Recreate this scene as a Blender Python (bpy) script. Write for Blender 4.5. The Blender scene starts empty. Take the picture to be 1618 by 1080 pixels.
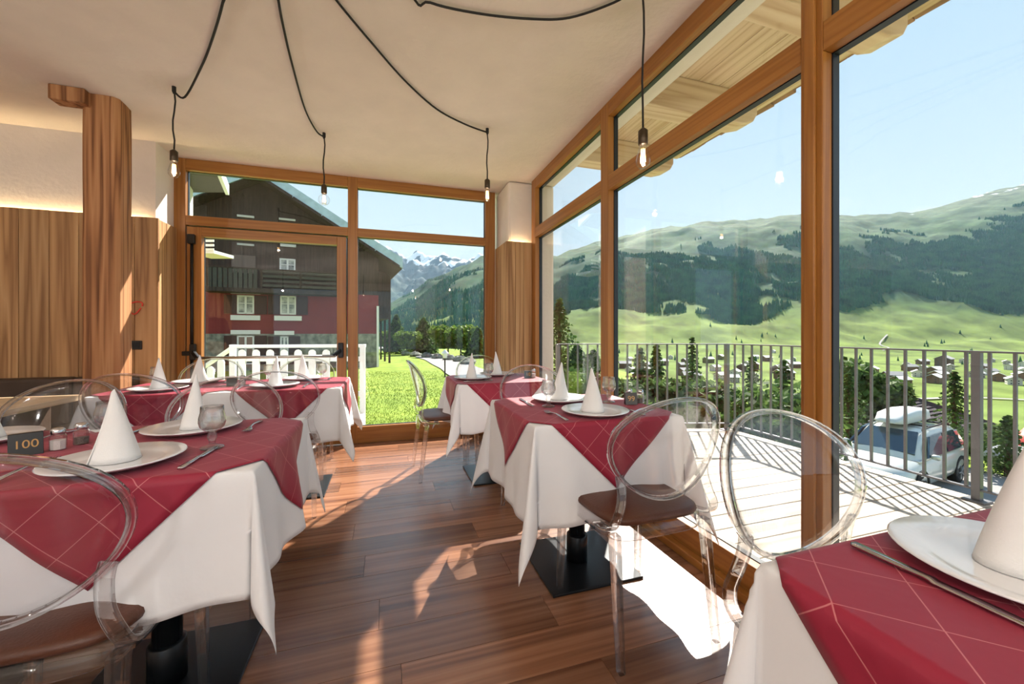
import bpy, bmesh, math, random
import numpy as np
from mathutils import Vector, Matrix, Quaternion

random.seed(7)
rng = np.random.default_rng(7)
SC = bpy.context.scene
COL = SC.collection

# ------------------------------------------------------------------ camera
F_PX, CX, HY, CAM_H, YAW = 625.0, 809.0, 527.0, 1.10, math.radians(17.58)
cam = bpy.data.cameras.new('camera')
cam.sensor_width = 36.0
cam.lens = F_PX / 1618 * 36.0
cam.shift_y = -(540 - HY) / 1618
cam.clip_start, cam.clip_end = 0.03, 30000
cam_o = bpy.data.objects.new('camera', cam)
COL.objects.link(cam_o)
cam_o.location = (0, 0, CAM_H)
cam_o.rotation_euler = (math.radians(90), 0, -YAW)
SC.camera = cam_o
CS, SN = math.cos(YAW), math.sin(YAW)

# ------------------------------------------------------------------ view
SC.view_settings.view_transform = 'Standard'
SC.view_settings.look = 'None'
SC.view_settings.gamma = 1.0
SC.view_settings.use_curve_mapping = False
SC.view_settings.exposure = 0.48
SC.cycles.transparent_max_bounces = 40
SC.cycles.max_bounces = 7
SC.cycles.diffuse_bounces = 3
SC.cycles.transmission_bounces = 8
SC.cycles.glossy_bounces = 3
SC.cycles.sample_clamp_indirect = 6.0
SC.cycles.use_denoising = True
SC.cycles.use_adaptive_sampling = True
SC.cycles.adaptive_threshold = 0.05

# ------------------------------------------------------------------ sky
W = bpy.data.worlds.new('sky')
SC.world = W
W.use_nodes = True
nt = W.node_tree
nt.nodes.clear()
tc = nt.nodes.new('ShaderNodeTexCoord')
sp = nt.nodes.new('ShaderNodeSeparateXYZ')
nt.links.new(tc.outputs['Generated'], sp.inputs[0])
rp = nt.nodes.new('ShaderNodeValToRGB')
el = rp.color_ramp.elements
el[0].position = 0.0; el[0].color = (0.74, 0.87, 0.96, 1)
el[1].position = 1.0; el[1].color = (0.32, 0.54, 0.85, 1)
e = el.new(0.22); e.color = (0.68, 0.85, 0.97, 1)
e = el.new(0.5); e.color = (0.54, 0.76, 0.95, 1)
nt.links.new(sp.outputs['Z'], rp.inputs[0])
# a few small fair-weather clouds low over the ridges, all the way round
mp = nt.nodes.new('ShaderNodeMapping'); mp.inputs['Scale'].default_value = (4, 4, 13)
nt.links.new(tc.outputs['Generated'], mp.inputs[0])
nz = nt.nodes.new('ShaderNodeTexNoise'); nz.inputs['Scale'].default_value = 1.6; nz.inputs['Detail'].default_value = 5
nt.links.new(mp.outputs[0], nz.inputs['Vector'])
cr = nt.nodes.new('ShaderNodeValToRGB')
cr.color_ramp.elements[0].position = 0.56; cr.color_ramp.elements[0].color = (0, 0, 0, 1)
cr.color_ramp.elements[1].position = 0.68; cr.color_ramp.elements[1].color = (1, 1, 1, 1)
nt.links.new(nz.outputs['Fac'], cr.inputs[0])
bd = nt.nodes.new('ShaderNodeValToRGB')
bd.color_ramp.elements[0].position = 0.10; bd.color_ramp.elements[0].color = (1, 1, 1, 1)
bd.color_ramp.elements[1].position = 0.27; bd.color_ramp.elements[1].color = (0, 0, 0, 1)
nt.links.new(sp.outputs['Z'], bd.inputs[0])
mu = nt.nodes.new('ShaderNodeMath'); mu.operation = 'MULTIPLY'
nt.links.new(cr.outputs[0], mu.inputs[0]); nt.links.new(bd.outputs[0], mu.inputs[1])
mx = nt.nodes.new('ShaderNodeMix'); mx.data_type = 'RGBA'
mx.inputs[7].default_value = (1.05, 1.05, 1.04, 1)
nt.links.new(mu.outputs[0], mx.inputs[0]); nt.links.new(rp.outputs[0], mx.inputs[6])
bg = nt.nodes.new('ShaderNodeBackground'); bg.inputs[1].default_value = 0.74
nt.links.new(mx.outputs[2], bg.inputs[0])
wo = nt.nodes.new('ShaderNodeOutputWorld'); nt.links.new(bg.outputs[0], wo.inputs[0])

# ------------------------------------------------------------------ sun
SUN_AZ, SUN_EL = math.radians(37.0), math.radians(42.0)
sd = Vector((math.sin(SUN_AZ) * math.cos(SUN_EL), math.cos(SUN_AZ) * math.cos(SUN_EL), math.sin(SUN_EL)))
sl = bpy.data.lights.new('sun', 'SUN'); sl.energy = 11.0; sl.angle = math.radians(0.55); sl.color = (1.0, 0.95, 0.86)
so = bpy.data.objects.new('sun', sl); COL.objects.link(so)
so.rotation_euler = sd.to_track_quat('Z', 'Y').to_euler(); so.location = sd * 40

# ------------------------------------------------------------------ helpers
def at(px, py, depth):
    """world point seen at a pixel of the 1618x1080 photograph at a given distance along the view axis"""
    r = (px - CX) / F_PX * depth
    return Vector((r * CS + depth * SN, depth * CS - r * SN, CAM_H - (py - HY) / F_PX * depth))

def on_y(px, y):
    rho = (px - CX) / F_PX
    return y * (SN + rho * CS) / (CS - rho * SN)

class MB:
    def __init__(s):
        s.v, s.f, s.uv = [], [], None
    def add(s, verts, faces):
        n = len(s.v)
        s.v += [tuple(p) for p in verts]
        s.f += [tuple(i + n for i in f) for f in faces]
        return s
    def box(s, x0, x1, y0, y1, z0, z1):
        v = [(x, y, z) for z in (z0, z1) for y in (y0, y1) for x in (x0, x1)]
        return s.add(v, [(0, 2, 3, 1), (4, 5, 7, 6), (0, 1, 5, 4), (2, 6, 7, 3), (0, 4, 6, 2), (1, 3, 7, 5)])
    def bar(s, p, q, w, h, up=(0, 0, 1)):
        p, q = Vector(p), Vector(q)
        d = (q - p).normalized(); up = Vector(up)
        if abs(d.dot(up)) > .98: up = Vector((1, 0, 0))
        a = d.cross(up).normalized(); b = a.cross(d).normalized()
        v = [c + a * (i * w / 2) + b * (j * h / 2) for c in (p, q) for i, j in ((-1, -1), (1, -1), (1, 1), (-1, 1))]
        return s.add(v, [(0, 1, 2, 3), (7, 6, 5, 4), (0, 4, 5, 1), (1, 5, 6, 2), (2, 6, 7, 3), (3, 7, 4, 0)])
    def sweep(s, pts, prof, up=(0, 0, 1), closed=False, scales=None, caps=True):
        """prof: list of (a,b) offsets in the side / up directions"""
        pts = [Vector(p) for p in pts]; n = len(pts); m = len(prof); base = len(s.v)
        prev = None
        for i, p in enumerate(pts):
            if closed: t = (pts[(i + 1) % n] - pts[i - 1]).normalized()
            else: t = (pts[min(i + 1, n - 1)] - pts[max(i - 1, 0)]).normalized()
            if prev is None:
                u = Vector(up)
                if abs(t.dot(u)) > .97: u = Vector((0, 1, 0)) if abs(t.y) < .9 else Vector((1, 0, 0))
                a = t.cross(u).normalized()
            else:
                a = (prev - t * prev.dot(t)).normalized()
            prev = a
            b = a.cross(t).normalized()
            k = scales[i] if scales else 1.0
            for (x, y) in prof: s.v.append(tuple(p + a * (x * k) + b * (y * k)))
        for i in range(n if closed else n - 1):
            j = (i + 1) % n
            for q in range(m):
                r = (q + 1) % m
                s.f.append((base + i * m + q, base + i * m + r, base + j * m + r, base + j * m + q))
        if not closed and caps:
            s.f.append(tuple(base + q for q in reversed(range(m))))
            s.f.append(tuple(base + (n - 1) * m + q for q in range(m)))
        return s
    def tube(s, pts, r, k=8, closed=False, scales=None):
        return s.sweep(pts, [(r * math.cos(2 * math.pi * i / k), r * math.sin(2 * math.pi * i / k)) for i in range(k)], closed=closed, scales=scales)
    def lathe(s, prof, k=20, c=(0, 0, 0)):
        """prof list of (r,z)"""
        base = len(s.v); n = len(prof)
        for (r, z) in prof:
            for i in range(k):
                a = 2 * math.pi * i / k
                s.v.append((c[0] + r * math.cos(a), c[1] + r * math.sin(a), c[2] + z))
        for j in range(n - 1):
            for i in range(k):
                i2 = (i + 1) % k
                s.f.append((base + j * k + i, base + j * k + i2, base + (j + 1) * k + i2, base + (j + 1) * k + i))
        if prof[0][0] > 1e-5: s.f.append(tuple(base + i for i in reversed(range(k))))
        if prof[-1][0] > 1e-5: s.f.append(tuple(base + (n - 1) * k + i for i in range(k)))
        return s
    def prism(s, poly, d):
        """poly: 3-D points of a flat outline, d: extrusion vector"""
        d = Vector(d); n = len(poly); p = [Vector(q) for q in poly]
        return s.add(p + [q + d for q in p], [tuple(reversed(range(n))), tuple(range(n, 2 * n))] + [(i, (i + 1) % n, n + (i + 1) % n, n + i) for i in range(n)])
    def mesh(s, name, smooth=False):
        me = bpy.data.meshes.new(name)
        me.from_pydata(s.v, [], s.f)
        if s.uv is not None:
            l = me.uv_layers.new(name='UVMap')
            vi = np.empty(len(me.loops), dtype=np.int32); me.loops.foreach_get('vertex_index', vi)
            l.data.foreach_set('uv', np.asarray(s.uv, dtype=np.float32)[vi].ravel())
        bm = bmesh.new(); bm.from_mesh(me)
        bmesh.ops.recalc_face_normals(bm, faces=bm.faces)
        bm.to_mesh(me); bm.free()
        if smooth: me.polygons.foreach_set('use_smooth', [True] * len(me.polygons))
        return me
    def build(s, name, mat, parent=None, smooth=False, bevel=0, solid=0):
        me = s.mesh(name, smooth)
        return link(name, me, mat, parent, bevel, solid, smooth)

def link(name, me, mat, parent=None, bevel=0, solid=0, smooth=False):
    o = bpy.data.objects.new(name, me)
    COL.objects.link(o)
    if mat is not None:
        me.materials.clear(); me.materials.append(mat)
    if parent is not None: o.parent = parent
    if solid:
        m = o.modifiers.new('s', 'SOLIDIFY'); m.thickness = solid; m.offset = -1
    if bevel:
        m = o.modifiers.new('b', 'BEVEL'); m.width = bevel; m.segments = 2; m.limit_method = 'ANGLE'
    return o

def empty(name, loc=(0, 0, 0), rz=0.0, parent=None):
    o = bpy.data.objects.new(name, None); COL.objects.link(o)
    o.empty_display_size = .1
    o.location = loc; o.rotation_euler = (0, 0, rz)
    if parent: o.parent = parent
    return o

def tag(o, label=None, cat=None, group=None, kind=None):
    if label: o['label'] = label
    if cat: o['category'] = cat
    if group: o['group'] = group
    if kind: o['kind'] = kind
    return o

KIDS = {}
def kids(o):
    return [c for c in bpy.data.objects if c.parent is o]
def copy_tree(o, parent=None):
    c = o.copy(); COL.objects.link(c); c.parent = parent
    for ch in kids(o):
        if ch is not c: copy_tree(ch, c)
    return c

# ------------------------------------------------------------------ materials
def nodes(name):
    m = bpy.data.materials.new(name); m.use_nodes = True
    t = m.node_tree; t.nodes.clear()
    out = t.nodes.new('ShaderNodeOutputMaterial')
    return m, t, out

def srgb(r, g, b):
    f = lambda c: (c / 255) / 12.92 if c / 255 <= .04045 else ((c / 255 + .055) / 1.055) ** 2.4
    return (f(r), f(g), f(b), 1)

def mat(name, col, rough=.5, metal=0., spec=.5, var=0., vscale=8., bump=0., bscale=60., rnd=0., stretch=(1, 1, 1), emit=None, estr=0., detail=4, col2=None, sheen=0., coat=0.):
    m, t, out = nodes(name)
    p = t.nodes.new('ShaderNodeBsdfPrincipled')
    p.inputs['Base Color'].default_value = col
    p.inputs['Roughness'].default_value = rough
    p.inputs['Metallic'].default_value = metal
    p.inputs['Specular IOR Level'].default_value = spec
    if coat: p.inputs['Coat Weight'].default_value = coat
    if sheen: p.inputs['Sheen Weight'].default_value = sheen
    if emit:
        p.inputs['Emission Color'].default_value = emit; p.inputs['Emission Strength'].default_value = estr
    co = t.nodes.new('ShaderNodeTexCoord'); mpn = t.nodes.new('ShaderNodeMapping')
    mpn.inputs['Scale'].default_value = stretch
    t.links.new(co.outputs['Object'], mpn.inputs[0])
    last = None
    if var or col2:
        n = t.nodes.new('ShaderNodeTexNoise'); n.inputs['Scale'].default_value = vscale; n.inputs['Detail'].default_value = detail
        t.links.new(mpn.outputs[0], n.inputs['Vector'])
        r = t.nodes.new('ShaderNodeValToRGB')
        c2 = col2 or tuple(min(1, c * (1 + var)) for c in col[:3]) + (1,)
        c1 = col if col2 else tuple(c * (1 - var) for c in col[:3]) + (1,)
        r.color_ramp.elements[0].position = .33; r.color_ramp.elements[0].color = c1
        r.color_ramp.elements[1].position = .67; r.color_ramp.elements[1].color = c2
        t.links.new(n.outputs['Fac'], r.inputs[0]); last = r.outputs[0]
    if rnd:
        oi = t.nodes.new('ShaderNodeObjectInfo'); mr = t.nodes.new('ShaderNodeMapRange')
        mr.inputs['To Min'].default_value = 1 - rnd; mr.inputs['To Max'].default_value = 1 + rnd
        t.links.new(oi.outputs['Random'], mr.inputs[0])
        hs = t.nodes.new('ShaderNodeHueSaturation'); hs.inputs['Color'].default_value = col
        if last: t.links.new(last, hs.inputs['Color'])
        t.links.new(mr.outputs[0], hs.inputs['Value']); last = hs.outputs[0]
    if last: t.links.new(last, p.inputs['Base Color'])
    if bump:
        n2 = t.nodes.new('ShaderNodeTexNoise'); n2.inputs['Scale'].default_value = bscale; n2.inputs['Detail'].default_value = 5
        t.links.new(mpn.outputs[0], n2.inputs['Vector'])
        b = t.nodes.new('ShaderNodeBump'); b.inputs['Strength'].default_value = bump; b.inputs['Distance'].default_value = .01
        t.links.new(n2.outputs['Fac'], b.inputs['Height']); t.links.new(b.outputs[0], p.inputs['Normal'])
    t.links.new(p.outputs[0], out.inputs[0])
    return m

def wood(name, c1, c2, c3, axis=2, rough=.45, rnd=.18, scale=1., spec=.4, bump=.25, ringw=1.0, mixr=.55):
    """grain along one axis; per-object offset and tone so that planks differ"""
    m, t, out = nodes(name)
    p = t.nodes.new('ShaderNodeBsdfPrincipled'); p.inputs['Roughness'].default_value = rough; p.inputs['Specular IOR Level'].default_value = spec
    geo = t.nodes.new('ShaderNodeNewGeometry'); oi = t.nodes.new('ShaderNodeObjectInfo')
    off = t.nodes.new('ShaderNodeVectorMath'); off.operation = 'MULTIPLY_ADD'
    cmb = t.nodes.new('ShaderNodeCombineXYZ')
    for i in range(3): t.links.new(oi.outputs['Random'], cmb.inputs[i])
    t.links.new(cmb.outputs[0], off.inputs[0]); off.inputs[1].default_value = (37, 51, 23)
    t.links.new(geo.outputs['Position'], off.inputs[2])
    sc = [9.0 * scale] * 3; sc[axis] = .28 * scale
    mp1 = t.nodes.new('ShaderNodeMapping'); mp1.inputs['Scale'].default_value = sc
    t.links.new(off.outputs[0], mp1.inputs[0])
    n1 = t.nodes.new('ShaderNodeTexNoise'); n1.inputs['Scale'].default_value = 1.0; n1.inputs['Detail'].default_value = 2; n1.inputs['Distortion'].default_value = .15
    t.links.new(mp1.outputs[0], n1.inputs['Vector'])
    ma = t.nodes.new('ShaderNodeMath'); ma.operation = 'MULTIPLY'; ma.inputs[1].default_value = 11.0 * ringw
    t.links.new(n1.outputs['Fac'], ma.inputs[0])
    fr = t.nodes.new('ShaderNodeMath'); fr.operation = 'PINGPONG'; fr.inputs[1].default_value = 1.0
    t.links.new(ma.outputs[0], fr.inputs[0])
    sc2 = [70. * scale] * 3; sc2[axis] = 2.0 * scale
    mp2 = t.nodes.new('ShaderNodeMapping'); mp2.inputs['Scale'].default_value = sc2
    t.links.new(off.outputs[0], mp2.inputs[0])
    n2 = t.nodes.new('ShaderNodeTexNoise'); n2.inputs['Scale'].default_value = 1.0; n2.inputs['Detail'].default_value = 4
    t.links.new(mp2.outputs[0], n2.inputs['Vector'])
    av = t.nodes.new('ShaderNodeMix'); av.inputs[0].default_value = 1 - mixr
    t.links.new(fr.outputs[0], av.inputs[2]); t.links.new(n2.outputs['Fac'], av.inputs[3])
    r = t.nodes.new('ShaderNodeValToRGB'); e = r.color_ramp.elements
    e[0].position = .18; e[0].color = c1; e[1].position = .82; e[1].color = c3
    x = e.new(.5); x.color = c2
    t.links.new(av.outputs[0], r.inputs[0])
    mr = t.nodes.new('ShaderNodeMapRange'); mr.inputs['To Min'].default_value = 1 - rnd; mr.inputs['To Max'].default_value = 1 + rnd
    t.links.new(oi.outputs['Random'], mr.inputs[0])
    hs = t.nodes.new('ShaderNodeHueSaturation'); t.links.new(r.outputs[0], hs.inputs['Color']); t.links.new(mr.outputs[0], hs.inputs['Value'])
    t.links.new(hs.outputs[0], p.inputs['Base Color'])
    if bump:
        b = t.nodes.new('ShaderNodeBump'); b.inputs['Strength'].default_value = bump; b.inputs['Distance'].default_value = .002
        t.links.new(av.outputs[0], b.inputs['Height']); t.links.new(b.outputs[0], p.inputs['Normal'])
    t.links.new(p.outputs[0], out.inputs[0])
    return m

def clear(name, tint=(1, 1, 1, 1), refl=1.0, rough=.0, ior=1.5, refr=0.0):
    """see-through material: straight transmission plus Fresnel mirror reflection, optionally part refraction"""
    m, t, out = nodes(name)
    tr = t.nodes.new('ShaderNodeBsdfTransparent'); tr.inputs[0].default_value = tint
    base = tr.outputs[0]
    if refr:
        gl = t.nodes.new('ShaderNodeBsdfRefraction'); gl.inputs['IOR'].default_value = ior; gl.inputs['Roughness'].default_value = .02; gl.inputs[0].default_value = tint
        mxs = t.nodes.new('ShaderNodeMixShader'); mxs.inputs[0].default_value = refr
        t.links.new(tr.outputs[0], mxs.inputs[1]); t.links.new(gl.outputs[0], mxs.inputs[2]); base = mxs.outputs[0]
    go = t.nodes.new('ShaderNodeBsdfGlossy'); go.inputs['Roughness'].default_value = rough
    # Schlick reflectance, the same on both sides of the sheet
    lw_ = t.nodes.new('ShaderNodeLayerWeight'); lw_.inputs['Blend'].default_value = .5
    pw = t.nodes.new('ShaderNodeMath'); pw.operation = 'POWER'; pw.inputs[1].default_value = 5.0
    t.links.new(lw_.outputs['Facing'], pw.inputs[0])
    r0 = ((ior - 1) / (ior + 1)) ** 2
    mu = t.nodes.new('ShaderNodeMath'); mu.operation = 'MULTIPLY_ADD'; mu.inputs[1].default_value = (1 - r0) * refl; mu.inputs[2].default_value = r0 * refl; mu.use_clamp = True
    t.links.new(pw.outputs[0], mu.inputs[0])
    ms = t.nodes.new('ShaderNodeMixShader')
    t.links.new(mu.outputs[0], ms.inputs[0]); t.links.new(base, ms.inputs[1]); t.links.new(go.outputs[0], ms.inputs[2])
    t.links.new(ms.outputs[0], out.inputs[0])
    return m

M = {}
M['plaster'] = mat('plaster', srgb(226, 214, 204), .9, var=.03, vscale=5, bump=.35, bscale=26)
M['white_paint'] = mat('white_paint', srgb(235, 232, 224), .6, var=.02)
M['honey'] = wood('honey_wood', srgb(140, 88, 34), srgb(154, 100, 42), srgb(162, 108, 48), 2, .38, .04, 1.6, .5, .1)
M['honey_h'] = wood('honey_wood_across', srgb(140, 88, 34), srgb(154, 100, 42), srgb(162, 108, 48), 0, .38, .04, 1.6, .5, .1)
M['honey_y'] = wood('honey_wood_along', srgb(140, 88, 34), srgb(154, 100, 42), srgb(162, 108, 48), 1, .38, .04, 1.6, .5, .1)
M['panel'] = wood('larch_panel', srgb(138, 98, 62), srgb(176, 134, 90), srgb(192, 152, 108), 2, .55, .12, 1.0, .35, .4)
M['beam'] = wood('rough_beam', srgb(104, 64, 38), srgb(164, 112, 72), srgb(184, 134, 92), 2, .7, .05, 1.2, .3, .8, 1.0)
M['floor'] = wood('walnut_floor', srgb(92, 56, 40), srgb(134, 90, 64), srgb(158, 114, 86), 0, .26, .28, .8, 1.0, .08, .8, .34)
M['deck'] = wood('deck_board', srgb(168, 156, 142), srgb(188, 178, 166), srgb(200, 192, 180), 0, .75, .06, 1, .3, .3)
M['soffit'] = wood('soffit_board', srgb(188, 156, 128), srgb(212, 184, 160), srgb(220, 194, 172), 1, .7, .06, .8, .3, .3)
M['rafter'] = wood('rafter', srgb(188, 154, 126), srgb(210, 182, 156), srgb(218, 192, 168), 0, .7, .05, .8, .3, .3)
M['gasket'] = mat('dark_gasket', srgb(28, 33, 40), .35)
M['pane'] = clear('window_pane', (.985, .99, .99, 1), 1.1, 0, 1.45)
M['plastic'] = clear('clear_plastic', (.965, .967, .978, 1), 1.7, .03, 1.45)
M['plastic_thick'] = clear('clear_plastic_thick', (.985, .986, .992, 1), 1.8, .04, 1.45, refr=.4)
M['glass'] = clear('drinking_glass', (.988, .99, .99, 1), 2.4, .01, 1.5, refr=.25)
M['bulb'] = clear('bulb_glass', (.99, .985, .97, 1), 1.2, 0, 1.4)
M['filament'] = mat('filament', (1, .6, .2, 1), .5, emit=(1, .55, .18, 1), estr=14)
M['led'] = mat('led_strip', (1, .9, .6, 1), .5, emit=(1, .80, .45, 1), estr=45)
M['socket'] = mat('bronze_socket', srgb(74, 60, 44), .4, metal=.6)
M['black'] = mat('black_metal', srgb(22, 23, 25), .4, metal=.3)
M['cable'] = mat('black_cable', srgb(24, 20, 18), .7)
M['steel'] = mat('cutlery_steel', srgb(205, 205, 208), .18, metal=1.)
M['chrome'] = mat('brushed_steel', srgb(190, 186, 178), .3, metal=1.)
M['china'] = mat('white_china', srgb(240, 241, 244), .12, spec=.6, coat=.4)
M['napkin'] = mat('napkin_linen', srgb(236, 235, 234), .85, var=.02, bump=.15, bscale=300, sheen=.2)
M['linen'] = mat('white_linen', srgb(234, 234, 236), .85, var=.02, vscale=4, bump=.12, bscale=18, sheen=.15)
M['leather'] = mat('brown_leather', srgb(84, 46, 28), .42, var=.12, vscale=5, bump=.15, bscale=160)
M['bench_leather'] = mat('dark_bench_leather', srgb(66, 50, 38), .5, var=.12, vscale=6, bump=.2, bscale=120)
M['ledge'] = wood('pale_ledge', srgb(190, 160, 125), srgb(205, 176, 140), srgb(214, 188, 154), 1, .5, .03, 1, .4, .1)
M['sign'] = mat('sign_black', srgb(26, 24, 24), .3)
M['gold'] = mat('sign_gold', srgb(196, 150, 84), .45)
M['salt'] = mat('salt', srgb(238, 236, 232), .9, bump=.4, bscale=400)
M['pepper'] = mat('pepper', srgb(78, 72, 66), .9, col2=srgb(130, 124, 116), vscale=500)
M['baseplate'] = mat('table_base_black', srgb(30, 33, 36), .28, metal=.4)
M['tabletop'] = mat('table_board', srgb(140, 100, 64), .5)
M['rail'] = mat('railing_grey', srgb(112, 112, 116), .45, metal=.5)
M['white_fence'] = mat('white_fence', srgb(240, 243, 246), .5, var=.02)
M['red_cord'] = mat('red_cord', srgb(214, 66, 50), .6)

def red_cloth():
    m, t, out = nodes('burgundy_cloth')
    p = t.nodes.new('ShaderNodeBsdfPrincipled'); p.inputs['Roughness'].default_value = .55; p.inputs['Specular IOR Level'].default_value = .4
    p.inputs['Sheen Weight'].default_value = .15; p.inputs['Sheen Roughness'].default_value = .4; p.inputs['Sheen Tint'].default_value = (1, .75, .8, 1)
    uv = t.nodes.new('ShaderNodeUVMap'); s = t.nodes.new('ShaderNodeSeparateXYZ'); t.links.new(uv.outputs[0], s.inputs[0])
    fac = None
    for i in range(2):
        d = t.nodes.new('ShaderNodeMath'); d.operation = 'DIVIDE'; d.inputs[1].default_value = .105
        t.links.new(s.outputs[i], d.inputs[0])
        fr = t.nodes.new('ShaderNodeMath'); fr.operation = 'FRACT'; t.links.new(d.outputs[0], fr.inputs[0])
        c = t.nodes.new('ShaderNodeMath'); c.operation = 'LESS_THAN'; c.inputs[1].default_value = .017
        t.links.new(fr.outputs[0], c.inputs[0])
        if fac is None: fac = c.outputs[0]
        else:
            mm = t.nodes.new('ShaderNodeMath'); mm.operation = 'MAXIMUM'
            t.links.new(fac, mm.inputs[0]); t.links.new(c.outputs[0], mm.inputs[1]); fac = mm.outputs[0]
    k = t.nodes.new('ShaderNodeMath'); k.operation = 'MULTIPLY'; k.inputs[1].default_value = .55; t.links.new(fac, k.inputs[0])
    mxx = t.nodes.new('ShaderNodeMix'); mxx.data_type = 'RGBA'
    mxx.inputs[6].default_value = srgb(150, 34, 58); mxx.inputs[7].default_value = srgb(226, 150, 150)
    t.links.new(k.outputs[0], mxx.inputs[0]); t.links.new(mxx.outputs[2], p.inputs['Base Color'])
    n = t.nodes.new('ShaderNodeTexNoise'); n.inputs['Scale'].default_value = 9; n.inputs['Detail'].default_value = 3
    co = t.nodes.new('ShaderNodeTexCoord'); t.links.new(co.outputs['Object'], n.inputs['Vector'])
    b = t.nodes.new('ShaderNodeBump'); b.inputs['Strength'].default_value = .25; b.inputs['Distance'].default_value = .01
    t.links.new(n.outputs['Fac'], b.inputs['Height']); t.links.new(b.outputs[0], p.inputs['Normal'])
    t.links.new(p.outputs[0], out.inputs[0])
    return m
M['red'] = red_cloth()
# ================================================================== THE ROOM
XW, XG, XO = 1.425, 1.488, 1.70        # right glazing: inner face, pane, outside face of wall
YF, YG, YO = 4.25, 4.312, 4.46         # far glazing
CEIL, WOODTOP = 2.668, 2.035
XL, YB = -4.2, -4.5

fl = MB().box(XL, XO, YB, YO, -.30, -.014).build('floor', M['cable']); tag(fl, 'walnut-brown plank floor of the dining room', kind='structure')
PW, PL = .18, 1.22
pm = MB().box(0, 1, .0009, PW - .0009, -.014, 0).mesh('plank')
pm.materials.append(M['floor'])
row = 0; y = YF
while y > YB:
    y -= PW
    x = XL - ((row * .47) % 1.0) * PL
    while x < XW + .06:
        a, b = max(x, XL), min(x + PL, XW + .06)
        if b - a > .02:
            o = bpy.data.objects.new('plank', pm); COL.objects.link(o); o.parent = fl
            o.location = (a + .0008, y, 0); o.scale = (b - a - .0016, 1, 1)
        x += PL
    row += 1

ce = MB().box(XL, XO, YB, YO, CEIL, 3.0).build('ceiling', M['plaster']); tag(ce, 'rough cream plaster ceiling', kind='structure')
wl = MB().box(XL - .2, XL, YB, YO, -.3, 3.0).build('wall_left', M['plaster']); tag(wl, 'cream plastered side wall', kind='structure')
# unseen back wall; its wide window is added to let in more daylight
b = MB(); b.box(XL, -3.2, YB - .2, YB, -.3, 3.0).box(.9, XO, YB - .2, YB, -.3, 3.0).box(-3.2, .9, YB - .2, YB, -.3, .4).box(-3.2, .9, YB - .2, YB, 2.45, 3.0)
wb = b.build('wall_back', M['plaster']); tag(wb, 'plastered wall behind the tables', kind='structure')
wbp = MB().box(-3.2, .9, YB - .11, YB - .102, .4, 2.45).build('window_added', M['pane']); tag(wbp, 'wide unseen window added in the back wall for more daylight', kind='structure')

# ---- wall with larch boards at the far left, plaster above, LED in the gap
YP = 3.91
ww = MB().box(XL, -1.80, YP + .05, YO, -.3, CEIL).build('wall_far', M['plaster']); tag(ww, 'plaster wall above larch boards at the far left', kind='structure')
edges = [on_y(p, YP) for p in (29, 77, 124, 168, 212, 250)]
xs = [XL + .02, -3.75, -3.45, -3.22, -3.0] + edges
xs = sorted(xs)
for a, c in zip(xs[:-1], xs[1:]):
    MB().box(a + .0015, c - .0015, YP, YP + .024, 0, WOODTOP + random.uniform(-.002, .002)).build('board', M['panel'], ww, bevel=.0025)
for k, (a, c) in enumerate(((YP + .002, 4.07), (4.073, 4.248))):
    MB().box(-1.80, -1.776, a, c, 0, WOODTOP).build('board', M['panel'], ww, bevel=.0025)
MB().box(XL + .1, -1.84, YP + .028, YP + .044, WOODTOP - .045, WOODTOP - .035).build('led_strip', M['led'], ww)
# corner pillar
pc = MB().box(1.185, XO, 3.872, YO, -.3, CEIL).build('wall_corner', M['plaster'], bevel=.03); tag(pc, 'plaster corner pillar clad in larch boards', kind='structure')
for a, c in ((1.149, 1.245), (1.247, 1.335), (1.337, XW - .002)):
    MB().box(a, c, 3.816, 3.842, 0, WOODTOP).build('board', M['panel'], pc, bevel=.003)
for a, c in ((3.844, 4.04), (4.042, 4.248)):
    MB().box(1.149, 1.173, a, c, 0, WOODTOP).build('board', M['panel'], pc, bevel=.003)
MB().box(1.19, XW - .03, 3.848, 3.866, WOODTOP - .04, WOODTOP - .03).build('led_strip', M['led'], pc)

# ---- far glazing with the door
def member(parent, name, x0, x1, y0, y1, z0, z1, wall, grain):
    """wooden frame member with its dark outer half"""
    if wall == 'far':
        o = MB().box(x0, x1, YF, YF + .045, z0, z1).build(name, M[grain], parent, bevel=.003)
        g = MB().box(x0 - .004 if x1 - x0 < z1 - z0 else x0, x1 + .004 if x1 - x0 < z1 - z0 else x1, YF + .045, YF + .075,
                     z0 - .004 if z1 - z0 < x1 - x0 else z0, z1 + .004 if z1 - z0 < x1 - x0 else z1).build('outer_frame', M['gasket'], o)
    else:
        o = MB().box(XW, XW + .045, y0, y1, z0, z1).build(name, M[grain], parent, bevel=.003)
        g = MB().box(XW + .045, XW + .075, y0 - .004 if y1 - y0 < z1 - z0 else y0, y1 + .004 if y1 - y0 < z1 - z0 else y1,
                     z0 - .004 if z1 - z0 < y1 - y0 else z0, z1 + .004 if z1 - z0 < y1 - y0 else z1).build('outer_frame', M['gasket'], o)
    return o
w1 = empty('window_1', (0, YF, 0)); tag(w1, 'far wooden glazing with toplights and a door opening', kind='structure')
w1.location = (0, 0, 0)
FZ = dict(top=2.668, l0=2.160, t1=2.568, tb=2.075, sill=.163)
member(w1, 'jamb', -1.81, -1.714, 0, 0, 0, CEIL, 'far', 'honey')
member(w1, 'mullion', -.369, -.28, 0, 0, 0, CEIL, 'far', 'honey')
member(w1, 'jamb', 1.039, 1.149, 0, 0, 0, CEIL, 'far', 'honey')
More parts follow.
